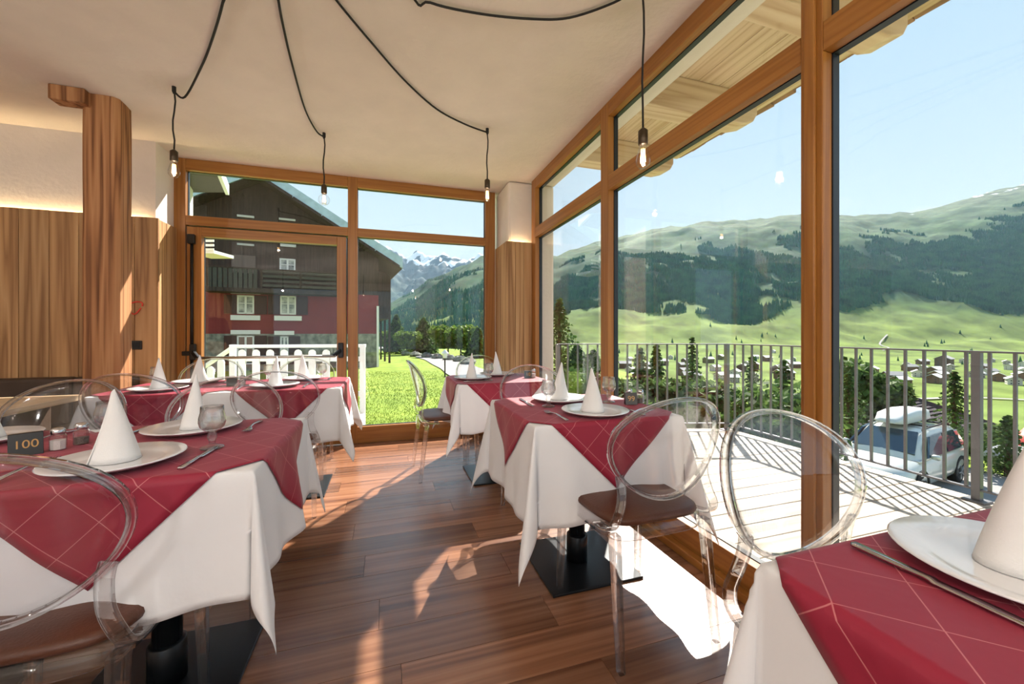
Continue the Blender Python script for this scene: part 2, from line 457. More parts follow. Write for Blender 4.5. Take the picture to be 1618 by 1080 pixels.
for a, c in ((-1.714, -.369), (-.28, 1.039)):
    member(w1, 'head_rail', a, c, 0, 0, FZ['t1'], CEIL, 'far', 'honey_h')
    member(w1, 'transom', a, c, 0, 0, FZ['tb'], FZ['l0'], 'far', 'honey_h')
    MB().box(a, c, YG, YG + .008, FZ['l0'], FZ['t1']).build('pane', M['pane'], w1)
member(w1, 'sill_rail', -.28, 1.039, 0, 0, 0, FZ['sill'], 'far', 'honey_h')
MB().box(-.28, 1.039, YG, YG + .008, FZ['sill'], FZ['tb']).build('pane', M['pane'], w1)

d1 = empty('door_1', (0, 0, 0)); tag(d1, 'glazed wooden emergency door with a push bar', kind='structure')
dx0, dx1, gx0, gx1 = -1.70, -.384, -1.59, -.468
for nm, a, c, z0, z1, g in (('stile', dx0, gx0, .01, 2.059, 'honey'), ('stile', gx1, dx1, .01, 2.059, 'honey'),
                            ('top_rail', gx0, gx1, 1.977, 2.059, 'honey_h'), ('bottom_rail', gx0, gx1, .01, .17, 'honey_h')):
    o = MB().box(a, c, YF - .012, YF + .05, z0, z1).build(nm, M[g], d1, bevel=.003)
    MB().box(a, c, YF + .05, YF + .075, z0, z1).build('outer_frame', M['gasket'], o)
MB().box(gx0, gx1, YG, YG + .008, .17, 1.977).build('pane', M['pane'], d1)
MB().sweep([(x, YF - .085, .885 + .03 * (x + 1.0) * 0) for x in (-1.60, -.47)], [(.013 * math.cos(i * .785), .013 * math.sin(i * .785)) for i in range(8)]).build('push_bar', M['chrome'], d1, True)
for x in (-1.645, -.43):
    o = MB().prism([(x - .024, YF - .014, 1.01), (x + .024, YF - .014, 1.01), (x + .024, YF - .014, .865), (x - .024, YF - .014, .865)], (0, -.035, 0)).build('bar_lever', M['black'], d1, bevel=.008)
    MB().bar((x, YF - .04, .94), (x + (.06 if x < -1 else -.06), YF - .09, .885), .028, .034).build('arm', M['black'], o, bevel=.006)
MB().tube([(-1.655, YF - .03, 1.95), (-1.655, YF - .03, .97)], .013).build('lock_rod', M['black'], d1, True)
MB().tube([(-1.655, YF - .03, .88), (-1.655, YF - .03, .05)], .013).build('lock_rod', M['black'], d1, True)
MB().box(-1.685, -1.63, YF - .05, YF - .012, 1.90, 1.985).build('rod_latch', M['black'], d1, bevel=.006)
MB().box(-1.73, -1.665, YF - .035, YF - .012, .905, .945).build('rod_latch', M['black'], d1, bevel=.006)

# ---- long side glazing
w2 = empty('window_2', (0, 0, 0)); tag(w2, 'long wooden glazing towards the terrace and valley', kind='structure')
RZ = dict(t1=2.568, l0=2.17, tb=2.07, sill=.15)
cols = [(3.725, 3.832), (2.35, 2.448), (.971, 1.047), (-.62, -.52), (-2.2, -2.1), (-3.7, -3.6)]
for k, (a, c) in enumerate(cols):
    member(w2, 'post', 0, 0, a, c, 0, CEIL, 'r', 'honey')
MB().box(XW - .014, XW, .99, 1.028, 0, CEIL).build('post_cover', M['honey'], w2, bevel=.004)
cols.append((YB, YB + .05))
for (a0, a1), (b0, b1) in zip(cols[1:], cols[:-1]):
    member(w2, 'head_rail', 0, 0, a1, b0, RZ['t1'], CEIL, 'r', 'honey_y')
    member(w2, 'transom', 0, 0, a1, b0, RZ['tb'], RZ['l0'], 'r', 'honey_y')
    member(w2, 'sill_rail', 0, 0, a1, b0, 0, RZ['sill'], 'r', 'honey_y')
    MB().box(XG, XG + .008, a1, b0, RZ['l0'], RZ['t1']).build('pane', M['pane'], w2)
    MB().box(XG, XG + .008, a1, b0, RZ['sill'], RZ['tb']).build('pane', M['pane'], w2)
tr = MB().box(XW - .04, XW, YB, 3.815, 0, .038).build('trim_1', M['honey_y'], bevel=.004); tag(tr, 'low wooden threshold strip along the terrace glazing', kind='structure')

# ---- eaves over the terrace
rf = MB().box(1.60, 3.155, -6, 3.68, 3.09, 3.16).build('roof_eave', M['rafter']); tag(rf, 'timber roof overhang above the terrace glazing', kind='structure')
for k in range(7):
    a = 1.70 + k * .202
    MB().box(a + .001, a + .2, -6, 3.68, 3.062, 3.09).build('soffit_board', M['soffit'], rf)
for y in (3.48, 2.485, 1.50, .50, -.5, -1.5, -2.5, -3.5):
    # rafter with a rounded lower nose
    pr = [(1.66, y, 3.06), (1.66, y, 2.80), (2.74, y, 2.80), (2.86, y, 2.835), (2.90, y, 2.90), (2.90, y, 3.06)]
    MB().prism(pr, (0, .17, 0)).build('rafter', M['rafter'], rf, bevel=.008)
tm = mat('stone_tile', srgb(150, 116, 92), .85, var=.2, vscale=9)
for k in range(54):
    y = 3.69 - k * .19
    h = random.uniform(.0, .035)
    MB().prism([(2.9, y, 3.165), (3.16 + h * .3, y, 3.085 - h * .8), (3.165 + h * .3, y, 3.15), (2.9, y, 3.20)], (0, -.185, random.uniform(-.008, .008))).build('roof_tile', tm, rf)
MB().box(XL - .2, 1.72, -6, 4.6, 3.2, 3.3).build('roof_deck', tm, rf)
MB().box(1.72, 3.0, -6, 3.68, 3.2, 3.3).build('roof_deck', tm, rf)

# ---- terrace deck and railing
DZ = -.02
dk = MB().box(XO + .02, 3.70, -4, 3.55, -.16, -.056).build('floor_terrace', M['rafter']); tag(dk, 'sunlit timber terrace deck outside the glazing', kind='structure')
def xmax(y):
    return 3.86 if y <= 3.68 else 3.86 - (y - 3.68) / .60 * 1.87
y = -4.0; BW = .145
while y < 4.26:
    a, c = xmax(y + .003), xmax(y + BW - .003)
    if c > XO + .1:
        poly = [(XO + .01, y + .003, DZ - .035), (a, y + .003, DZ - .035), (c, y + BW - .003, DZ - .035), (XO + .01, y + BW - .003, DZ - .035)]
        if a < 3.86 or c < 3.86:
            poly = [(XO + .01, y + .003, DZ - .035), (a, y + .003, DZ - .035), (max(c, XO + .05), y + BW - .003, DZ - .035), (XO + .01, y + BW - .003, DZ - .035)]
        MB().prism(poly, (0, 0, .035 + random.uniform(-.001, .001))).build('deck_board', M['deck'], dk, bevel=.003)
    y += BW
rl = empty('railing', (3.77, 0, DZ)); rl.location = (0, 0, 0)
tag(rl, 'grey metal bar railing around the timber terrace', 'railing')
C0, C1 = Vector((3.77, 3.63, 0)), Vector((1.90, 4.23, 0))
RT = .98
def rail_run(p, q, posts):
    d = (q - p); L = d.length; d.normalize(); up = Vector((0, 0, 1))
    MB().bar(p + up * RT, q + up * RT, .045, .012).build('top_rail', M['rail'], rl)
    MB().bar(p + up * .06, q + up * .06, .03, .012).build('bottom_rail', M['rail'], rl)
    n = int(L / .11)
    for i in range(1, n):
        c = p + d * (L * i / n)
        if min(abs((c - s).length) for s in posts) < .05: continue
        MB().box(c.x - .008, c.x + .008, c.y - .008, c.y + .008, .06, RT - .005).build('baluster', M['rail'], rl)
P = [C0, Vector((3.77, 1.585, 0)), Vector((3.77, -.45, 0)), Vector((3.77, -2.5, 0)), Vector((3.77, -3.9, 0))]
for s in P + [C1]:
    o = MB().box(s.x - .022, s.x + .022, s.y - .022, s.y + .022, DZ, RT).build('post', M['rail'], rl, bevel=.003)
    MB().box(s.x - .055, s.x + .055, s.y - .055, s.y + .055, DZ, DZ + .012).build('foot_plate', M['rail'], o, bevel=.003)
rail_run(C0, P[-1], P); rail_run(C0, C1, [C0, C1])

# ---- wooden post inside, bracket, bench, switch, cord
po = empty('timber_post', (-1.80, 3.38, 0)); tag(po, 'rough old larch post standing between floor and ceiling', 'post')
prof = [(-.098, -.085), (-.07, -.10), (.03, -.105), (.085, -.10), (.11, -.07), (.105, .02), (.098, .09), (.02, .10), (-.085, .10), (-.105, .06)]
b = MB(); n = 14; base = []
for i in range(n + 1):
    z = CEIL * i / n
    j = 1 + .010 * math.sin(i * 1.7) + .008 * math.sin(i * 3.1)
    base.append([(px * .92 * j, py * .92 * j, z) for px, py in prof])
vs = [p for r in base for p in r]; m = len(prof)
fs = [(i * m + q, i * m + (q + 1) % m, (i + 1) * m + (q + 1) % m, (i + 1) * m + q) for i in range(n) for q in range(m)]
fs += [tuple(reversed(range(m))), tuple(n * m + q for q in range(m))]
b.add(vs, fs).build('post_shaft', M['beam'], po, bevel=.004)
MB().box(-.22, -.04, -.15, -.05, CEIL - .095, CEIL - .002).build('bracket', M['beam'], po, bevel=.006)

be = empty('bench', (-2.9, 3.6, 0)); be.location = (0, 0, 0); tag(be, 'dark brown leather bench along the boarded wall', 'bench')
x = -4.1
for k in range(4):
    x1 = min(x + .62, -1.86) if k < 3 else -1.86
    MB().box(x + .006, x1 - .006, 3.79, 3.905, .42, .775).build('back_cushion', M['bench_leather'], be, bevel=.025)
    MB().box(x + .006, x1 - .006, 3.36, 3.80, .34, .45).build('seat_cushion', M['bench_leather'], be, bevel=.03)
    x = x1
MB().box(-4.1, -1.87, 3.40, 3.9, 0, .34).build('plinth', M['bench_leather'], be)
# second run with its back to the aisle and a pale wooden shelf on it
lg = empty('divider_bench', (-2.0, 2.6, 0)); lg.location = (0, 0, 0); tag(lg, 'leather bench back topped with a pale wooden shelf at the far left', 'bench')
MB().box(-2.05, -1.60, 1.9, 2.80, .735, .765).build('shelf', M['ledge'], lg, bevel=.004)
for k in range(2):
    MB().box(-1.98, -1.72, 1.92 + k * .44, 2.35 + k * .44, .42, .735).build('back_cushion', M['bench_leather'], lg, bevel=.02)
MB().box(-2.0, -1.70, 1.9, 2.80, 0, .43).build('plinth', M['bench_leather'], lg)

sw = MB().box(-1.945, -1.862, YP - .012, YP, .975, 1.045).build('wall_switch', M['sign'], bevel=.004)
tag(sw, 'black switch plate on the larch boards beside the post', 'switch')
MB().box(-1.93, -1.877, YP - .016, YP - .012, .988, 1.032).build('rocker', M['black'], sw, bevel=.002)
rc = MB().tube([(-1.905 + .043 * math.cos(t) + .010 * math.sin(2 * t), YP - .008, 1.305 + .05 * math.sin(t + .3)) for t in np.linspace(0, 6.0, 22)], .005).build('cord_loop', M['red_cord'], None, True)
tag(rc, 'red cord loop hanging on the larch boards above the switch', 'cord')

# ---- pendant lamps
ROSE = (-.45, .75)                                # ceiling rosette where the cables meet
ro = MB().lathe([(0, CEIL - .03), (.05, CEIL - .028), (.06, CEIL - .012), (.06, CEIL)], 20, (ROSE[0], ROSE[1], 0)).build('ceiling_rosette', M['cable'], None, True)
tag(ro, 'black ceiling rosette where the lamp cables meet', 'ceiling rosette')
def pendant(px, pyhook, depth, drop, shape, label, run, watt=.8, h=None):
    if h is None: h = at(px, pyhook, depth)
    h = Vector(h); h.z = CEIL
    root = empty('pendant_lamp', h); tag(root, label, 'lamp', 'bare filament bulbs on black cables')
    zs = -drop
    hk = MB().lathe([(.0, .0), (.012, .0), (.012, -.03), (.006, -.045), (0, -.045)], 8).build('ceiling_hook', M['cable'], root)
    pts = [(.006 * math.sin(k * 1.3), .005 * math.cos(k * 1.1), -.03 + (zs + .03) * k / 6) for k in range(7)]
    pts[-1] = (0, 0, zs)
    MB().tube(pts, .005, 6).build('drop_cable', M['cable'], root, True)
    if run:
        q = []
        for (ax, ay, sag) in run:
            p = at(ax, ay, (CEIL - CAM_H) * F_PX / (HY - ay)); q.append((p.x - h.x, p.y - h.y, -sag))
        q.append((ROSE[0] - h.x, ROSE[1] - h.y, -.016))
        MB().tube(smooth_path([(0, 0, -.03)] + q), .006, 6).build('ceiling_cable', M['cable'], root, True)
    MB().lathe([(0, zs + .004), (.008, zs), (.021, zs - .012), (.021, zs - .07), (.017, zs - .075), (0, zs - .075)], 16).build('socket', M['socket'], root, True)
    z0 = zs - .07
    if shape == 'globe':
        pr = [(.013, 0), (.014, -.012)] + [(.042 * math.sin(a), -.052 - .042 * math.cos(a) * 1.0) for a in np.linspace(.35, math.pi, 10)]
    elif shape == 'tube':
        pr = [(.013, 0), (.016, -.012), (.0205, -.035), (.022, -.07), (.020, -.088), (.012, -.1), (0, -.103)]
    else:
        pr = [(.013, 0), (.016, -.012), (.024, -.04), (.031, -.07), (.029, -.09), (.018, -.104), (0, -.108)]
    bo = MB().lathe([(r, z0 + z) for r, z in pr], 18).build('bulb', M['bulb'], root, True)
    fb = MB(); rr = .011
    zt, zb2 = (z0 - .022, z0 - .08) if shape != 'globe' else (z0 - .02, z0 - .07)
    for k in range(6):
        a = k * math.pi / 3
        fb.tube([(rr * .7 * math.cos(a), rr * .7 * math.sin(a), zt), (rr * math.cos(a + .3), rr * math.sin(a + .3), zb2)], .0011, 4)
    fb.build('filament', M['filament'], bo)
    l = bpy.data.lights.new('bulb_light', 'POINT'); l.energy = watt; l.color = (1, .97, .94); l.shadow_soft_size = .012
    lo = bpy.data.objects.new('bulb_light', l); COL.objects.link(lo); lo.parent = root; lo.location = (0, 0, z0 - .06)
    return root

def smooth_path(p, k=6):
    p = [Vector(q) for q in p]; out = []
    for i in range(len(p) - 1):
        a, b_, c, d = p[max(i - 1, 0)], p[i], p[i + 1], p[min(i + 2, len(p) - 1)]
        for s in range(k):
            t = s / k
            out.append(.5 * ((2 * b_) + (c - a) * t + (2 * a - 5 * b_ + 4 * c - d) * t * t + (3 * b_ - a - 3 * c + d) * t ** 3))
    return out + [p[-1]]
K = (CEIL - CAM_H) * F_PX
pendant(275, 137, K / (HY - 137), .40, 'pear', 'teardrop filament bulb pendant nearest the larch post', [(292, 141, .05), (318, 103, .01), (334, 62, .012), (352, 0, .012), (362, -70, .012)])
pendant(512, 210, K / (HY - 210), .40, 'globe', 'round globe filament bulb pendant before the door toplight', [(500, 203, .02), (482, 170, .012), (462, 100, .012), (448, 40, .012), (439, -10, .012), (430, -90, .012)])
pendant(770, 203, K / (HY - 203), .385, 'tube', 'slim filament bulb pendant hanging before the white corner pillar', [(735, 192, .02), (690, 170, .01), (640, 125, .01), (585, 62, .01), (530, -5, .01), (500, -50, .01)])
pendant(1016, -30, K / (HY + 30), .655, 'pear', 'filament bulb pendant hanging low before the large terrace window', None)
# unseen pendants behind the camera, added and made strong to brighten the room
random.seed(3)
for k, (x, y, lab) in enumerate(((-2.6, .6, 'unseen filament bulb pendant added for brightness over the tables near the left wall'), (-.9, -.9, 'unseen filament bulb pendant added for brightness just behind the camera, left'), (.6, -1.2, 'unseen filament bulb pendant added for brightness just behind the camera by the glazing'),
                  (-2.4, -2.2, 'unseen filament bulb pendant added for brightness in the rear left of the room'), (-.6, -2.8, 'unseen filament bulb pendant added for brightness in the rear middle of the room'), (.8, -3.2, 'unseen filament bulb pendant added for brightness in the rear by the glazing'))):
    pendant(0, 0, 0, .40, ('pear', 'tube', 'globe')[k % 3], lab, None, 36, (x, y, CEIL))
cb = []
for (ax, ay, sag) in ((640, -30, .01), (680, 0, .012), (760, 18, .012), (840, 26, .012), (900, 24, .012), (970, 0, .012), (1010, -28, .02)):
    cb.append(at(ax, ay, K / (HY - ay))); cb[-1].z = CEIL - sag
cb.insert(0, Vector((ROSE[0], ROSE[1], CEIL - .016)))
cc = MB().tube(smooth_path(cb), .006, 6).build('ceiling_cable', M['cable'], None, True); tag(cc, 'black lamp cable looped loosely across the ceiling', 'cable')
# ================================================================== TABLES AND WHAT LIES ON THEM
TZ = .745
def table(cx, cy, w, d, label):
    t = empty('table', (cx, cy, 0)); tag(t, label, 'table', 'pedestal dining tables')
    MB().box(-w / 2 + .004, w / 2 - .004, -d / 2 + .004, d / 2 - .004, TZ - .03, TZ - .002).build('tabletop', M['tabletop'], t, bevel=.004)
    MB().lathe([(.038, .05), (.038, TZ - .03)], 20).build('column', M['baseplate'], t, True)
    MB().lathe([(.05, .012), (.05, .13), (.044, .135)], 20).build('column_sleeve', M['baseplate'], t, True)
    MB().box(-.22, .22, -.22, .22, 0, .012).build('base_plate', M['baseplate'], t, bevel=.003)
    return t

AMP = {1.0: .8, 2.1: .4, 3.3: .8, 4.4: .8, 5.6: .25}
def drape(u, v, a, b, off, seed):
    """where a cloth point (u,v) ends up over a table of half sizes a,b"""
    amp = AMP[seed]
    ox, oy = max(abs(u) - a, 0.), max(abs(v) - b, 0.)
    sx, sy = math.copysign(1, u), math.copysign(1, v)
    if ox == 0 and oy == 0:
        w = .0012 * math.sin(9 * u + seed) * math.sin(11 * v + 2 * seed)
        return (u, v, TZ + off + w)
    r = math.hypot(ox, oy); phi = math.atan2(oy, ox)
    corner = math.sin(2 * phi)
    al = math.radians(2.5 + 11 * corner ** 1.3)
    e = .004 + off + r * math.sin(al)
    if corner < .02:
        s = v if ox > 0 else u
        lim = b if ox > 0 else a
        edge = max(0, 1 - (abs(s) / lim) ** 4)
        e += amp * r * (.085 * math.sin(13 * s + seed * 1.7) + .06 * math.sin(29 * s + seed)) * edge + amp * .02 * r * edge
    else:
        e += amp * r * .07 * math.sin(phi * 6 + seed) * corner
    rnd = min(1, r / .012)
    x = max(-a, min(a, u)) + sx * e * math.cos(phi) * (rnd if ox > 0 else 1)
    y = max(-b, min(b, v)) + sy * e * math.sin(phi) * (rnd if oy > 0 else 1)
    return (x, y, TZ + off - r * math.cos(al) * .985)

def axis_samples(half, edge, n_in, n_out):
    s = list(np.linspace(-half, -edge - .012, n_out)) + [-edge - .005] + list(np.linspace(-edge, edge, n_in)) + [edge + .005] + list(np.linspace(edge + .012, half, n_out))
    return s

def cloth(cx, cy, a, b, d, seed, label):
    us, vs = axis_samples(a + d, a, int(46 * a / .34), 18), axis_samples(b + d, b, 46, 18)
    m = MB(); nu = len(us)
    for v in vs:
        for u in us: m.v.append(drape(u, v, a, b, 0, seed))
    for j in range(len(vs) - 1):
        for i in range(nu - 1):
            m.f.append((j * nu + i, j * nu + i + 1, (j + 1) * nu + i + 1, (j + 1) * nu + i))
    o = m.build('tablecloth', M['linen'], None, True)
    o.location = (cx, cy, 0); md = o.modifiers.new('s', 'SOLIDIFY'); md.thickness = .0012; md.offset = 1
    tag(o, label, 'tablecloth', 'white tablecloths')
    return o

def overlay(cx, cy, a, b, px, py, D, seed, label, lift=.005):
    """square cloth turned by 45 degrees; px,py its centre on the table of half sizes a,b; D centre to corner"""
    S = D / math.sqrt(2); n = 44
    bm = bmesh.new()
    bmesh.ops.create_grid(bm, x_segments=n, y_segments=n, size=S)
    rt = Matrix.Rotation(math.radians(45), 4, 'Z'); bmesh.ops.transform(bm, matrix=rt, verts=bm.verts)
    bmesh.ops.translate(bm, vec=(px, py, 0), verts=bm.verts)
    for k, (lim, nrm) in enumerate(((a, (1, 0, 0)), (b, (0, 1, 0)))):
        for sg in (-1, 1):
            for e in (-.008, 0, .005, .012):
                q = sg * (lim + e)
                bmesh.ops.bisect_plane(bm, geom=bm.verts[:] + bm.edges[:] + bm.faces[:], plane_co=(q * nrm[0], q * nrm[1], 0), plane_no=nrm, dist=1e-5)
    bm.verts.index_update()
    m = MB(); m.uv = []
    for v in bm.verts:
        u_, v_ = v.co.x - px, v.co.y - py
        m.uv.append(((u_ + v_) / math.sqrt(2) + 3.02, (v_ - u_) / math.sqrt(2) + 3.05))
        m.v.append(drape(v.co.x, v.co.y, a, b, lift, seed))
    m.f = [tuple(v.index for v in f.verts) for f in bm.faces]
    bm.free()
    o = m.build('table_overlay', M['red'], None, True)
    o.location = (cx, cy, 0); md = o.modifiers.new('s', 'SOLIDIFY'); md.thickness = .001; md.offset = 1
    tag(o, label, 'tablecloth', 'burgundy overlays')
    return o

T1 = dict(c=(-.985, 1.52), a=.655, b=.34)
T2 = dict(c=(.88, 1.735), a=.34, b=.325)
T3 = dict(c=(.82, 3.02), a=.345, b=.31)
T4 = dict(c=(-.945, 3.135), a=.655, b=.345)
T5 = dict(c=(.90, .125), a=.35, b=.34)
table(-.66, 1.52, .655, .68, 'pedestal table under the cloth with the sign 100, aisle half')
table(-1.315, 1.52, .655, .68, 'pedestal table under the cloth with the sign 100, wall half')
table(.88, 1.735, .68, .65, 'pedestal table with black plate foot, under the cloth with sign 99')
table(.82, 3.02, .69, .62, 'pedestal table before the corner pillar, foot showing below its cloth')
table(-.62, 3.135, .655, .69, 'pedestal table before the emergency door, aisle half')
table(-1.275, 3.135, .655, .69, 'pedestal table before the emergency door, wall half')
table(.90, .125, .70, .68, 'pedestal table in the right foreground by the glazing')
cloth(T1['c'][0], T1['c'][1], T1['a'], T1['b'], .325, 1.0, 'long white tablecloth on the left table with the sign 100')
cloth(T2['c'][0], T2['c'][1], T2['a'], T2['b'], .39, 2.1, 'white tablecloth with pointed corners on the table with sign 99')
cloth(T3['c'][0], T3['c'][1], T3['a'], T3['b'], .34, 3.3, 'white tablecloth on the small table before the corner pillar')
cloth(T4['c'][0], T4['c'][1], T4['a'], T4['b'], .34, 4.4, 'long white tablecloth on the table before the emergency door')
cloth(T5['c'][0], T5['c'][1], T5['a'], T5['b'], .36, 5.6, 'white tablecloth on the table in the right foreground')
def ov(T, dx, D, seed, label, lift=.005): overlay(T['c'][0], T['c'][1], T['a'], T['b'], dx, 0, D, seed, label, lift)
ov(T1, .325, .59, 1.0, 'burgundy overlay hanging over the aisle end of the left table')
ov(T1, -.33, .59, 1.0, 'burgundy overlay on the left table beneath the sign 100', .007)
ov(T2, 0, .60, 2.1, 'burgundy overlay on the table with sign 99')
ov(T3, 0, .60, 3.3, 'burgundy overlay on the small table before the corner pillar')
ov(T4, .325, .60, 4.4, 'sunlit burgundy overlay on the aisle end of the door table')
ov(T4, -.33, .60, 4.4, 'burgundy overlay on the wall end of the door table', .007)
ov(T5, 0, .66, 5.6, 'burgundy overlay on the table in the right foreground')

# ------------------------------------------------------------------ chair
def oval(t, k=1.0):
    """backrest outline in chair space: sitter faces +y"""
    x = .222 * math.cos(t) * (1 + .10 * math.sin(t)) * k
    z = .712 + .175 * math.sin(t) * k
    y = -.222 - (z - .54) * .24 + .055 * (x / .22) ** 2
    return Vector((x, y, z))

def chair_parts(root):
    # cushion
    def pad(hx0, hx1, hy0, hy1, prof, n=40):
        m = MB()
        for (k, z) in prof:
            for i in range(n):
                t = 2 * math.pi * i / n
                c, s_ = math.cos(t), math.sin(t)
                x = math.copysign(abs(c) ** .42, c); y = math.copysign(abs(s_) ** .42, s_)
                hx = hx0 + (hx1 - hx0) * (y + 1) / 2
                m.v.append((x * hx * k, (hy0 + hy1) / 2 + y * (hy1 - hy0) / 2 * k, z))
        q = len(prof)
        for j in range(q - 1):
            for i in range(n):
                m.f.append((j * n + i, j * n + (i + 1) % n, (j + 1) * n + (i + 1) % n, (j + 1) * n + i))
        m.f.append(tuple(reversed(range(n)))); m.f.append(tuple((q - 1) * n + i for i in range(n)))
        return m
    pad(.20, .215, -.205, .215, [(.90, .443), (.985, .447), (1.0, .456), (.985, .466), (.93, .472), (.5, .476), (.1, .477)]).build('cushion', M['leather'], root, True)
    # clear seat pan with apron
    m = MB(); n = 44
    for (k, z) in ((1.0, .441), (1.0, .40), (.965, .40), (.965, .434), (.02, .434)):
        for i in range(n):
            t = 2 * math.pi * i / n; c, s_ = math.cos(t), math.sin(t)
            x = math.copysign(abs(c) ** .4, c); y = math.copysign(abs(s_) ** .4, s_)
            m.v.append((x * (.205 + .0075 * (y + 1)) * k, .002 + y * .212 * k, z))
    for j in range(4):
        for i in range(n):
            m.f.append((j * n + i, j * n + (i + 1) % n, (j + 1) * n + (i + 1) % n, (j + 1) * n + i))
    m.f.append(tuple(i for i in range(n)))
    m.build('seat_pan', M['plastic'], root, True)
    # legs: angled channel section
    for sx in (-1, 1):
        for sy in (-1, 1):
            top = Vector((sx * .192, .188 if sy > 0 else -.190, .425)); bot = Vector((sx * .200, .205 if sy > 0 else -.238, 0))
            w0, w1 = .017, .012
            mm = MB()
            for c, w in ((bot, w1), (top, w0)):
                for (i, j) in ((-1, -1), (1, -1), (1, 1), (-1, 1)): mm.v.append((c.x + i * w, c.y + j * w, c.z))
            mm.f = [(3, 2, 1, 0), (4, 5, 6, 7), (0, 1, 5, 4), (1, 2, 6, 5), (2, 3, 7, 6), (3, 0, 4, 7)]
            mm.build('leg', M['plastic_thick'], root, bevel=.004)
    # arms sweeping from the rear corners up to the back
    for sx in (-1, 1):
        pth = smooth_path([(sx * .205, -.10, .43), (sx * .212, -.165, .438), (sx * .213, -.205, .455), (sx * .205, -.222, .49), (sx * .186, -.219, .535), (sx * .177, -.208, .585), (sx * .180, -.20, .625)], 4)
        prof = [(-.017, -.006), (.017, -.006), (.017, .006), (-.017, .006)]
        MB().sweep(pth, prof, up=(0, 0, 1)).build('arm', M['plastic_thick'], root, bevel=.003)
    # backrest panel and thick rim
    n = 48; m = MB(); rings = (1.0, .8, .55, .3, .08)
    for k in rings:
        for i in range(n): m.v.append(tuple(oval(2 * math.pi * i / n, k)))
    for j in range(len(rings) - 1):
        for i in range(n): m.f.append((j * n + i, j * n + (i + 1) % n, (j + 1) * n + (i + 1) % n, (j + 1) * n + i))
    m.f.append(tuple((len(rings) - 1) * n + i for i in range(n)))
    m.build('backrest', M['plastic'], root, True, solid=.004)
    ring = [oval(2 * math.pi * i / 56, 1.0) for i in range(56)]
    mm = MB(); base = 0
    for i, p in enumerate(ring):
        t = (ring[(i + 1) % 56] - ring[i - 1]).normalized()
        out = Vector((p.x, 0, p.z - .712)).normalized()
        dpt = t.cross(out).normalized(); out = dpt.cross(t).normalized()
        for (a, b_) in ((-.005, -.010), (.006, -.0115), (.0075, 0), (.006, .0115), (-.005, .010), (-.004, 0)):
            mm.v.append(tuple(p + out * a + dpt * b_))
    for i in range(56):
        j = (i + 1) % 56
        for q in range(6): mm.f.append((i * 6 + q, i * 6 + (q + 1) % 6, j * 6 + (q + 1) % 6, j * 6 + q))
    mm.build('back_rim', M['plastic_thick'], root, True)

CH = [(.915, 1.36, 2, 'clear plastic chair with brown seat, near side of the table with sign 99'),
      (.985, .52, 180, 'clear plastic chair facing the camera at the right foreground table'),
      (-.735, 1.245, 0, 'clear plastic chair with dark brown seat in the left foreground'),
      (-1.36, 2.02, 176, 'clear plastic chair beyond the sign 100, its back nearest the bench shelf'),
      (-.70, 1.95, 183, 'clear plastic chair beyond the left table, at its aisle end'),
      (-1.31, 2.89, -2, 'clear plastic chair on the near side of the door table, wall end'),
      (-.625, 2.84, 3, 'clear plastic chair on the near side of the door table, aisle end'),
      (-1.38, 3.66, 180, 'clear plastic chair beyond the door table, beneath the lock rod'),
      (-.66, 3.57, 180, 'clear plastic chair beyond the door table, before the white pickets'),
      (.46, 3.20, -86, 'clear plastic chair seen from the side before the sunny lawn'),
      (.85, 3.50, 180, 'clear plastic chair tucked between far window and pillar table'),
      (.91, 2.20, 180, 'clear plastic chair on the far side of the table with sign 99')]
first = None
for (x, y, r, lab) in CH:
    if first is None:
        first = empty('chair'); chair_parts(first); o = first
    else: o = copy_tree(first)
    o.location = (x, y, 0); o.rotation_euler = (0, 0, math.radians(r)); tag(o, lab, 'chair', 'clear plastic dining chairs')

# ------------------------------------------------------------------ plates, napkins, glasses, cutlery
CT = TZ + .0088                                   # top of the overlay
pl_me = MB().lathe([(.0, .004), (.085, .004), (.09, .0), (.098, .0), (.142, .016), (.1455, .0185), (.143, .0205), (.098, .0085), (.09, .0075), (.0, .0075)], 48).mesh('plate', True)
pl_me.materials.append(M['china'])
def plate(x, y, label):
    o = bpy.data.objects.new('plate', pl_me); COL.objects.link(o); o.location = (x, y, CT); tag(o, label, 'plate', 'white dinner plates')
    return o
def napkin_mesh():
    m = MB(); n = 36; rows = 12; H = .178
    for j in range(rows + 1):
        h = j / rows
        for i in range(n + 1):
            t = i / n; a = -.5 + t * (2 * math.pi + .75)          # the sheet laps over itself
            fold = 1 + .10 * math.cos(a) + .05 * math.cos(3 * a + .6)
            r = (.047 * (1 - h) ** 1.02 + .0035) * fold * (1 + .06 * t)
            lean = .012 * h * h
            z = H * h * (1 - .05 * t * (1 - h)) + .012 * h * math.sin(a * .5)
            m.v.append((r * math.cos(a) + lean, r * math.sin(a) * .82 - lean * .5, z))
    for j in range(rows):
        for i in range(n):
            a = j * (n + 1) + i; m.f.append((a, a + 1, a + n + 2, a + n + 1))
    return m
nk_me = napkin_mesh().mesh('napkin', True); nk_me.materials.append(M['napkin'])
def napkin(x, y, rz, label, s=1.0):
    o = bpy.data.objects.new('napkin', nk_me); COL.objects.link(o); o.location = (x, y, CT + .0085); o.rotation_euler = (0, 0, math.radians(rz)); o.scale = (s, s, s)
    md = o.modifiers.new('s', 'SOLIDIFY'); md.thickness = .0012
    tag(o, label, 'napkin', 'cone folded napkins'); return o
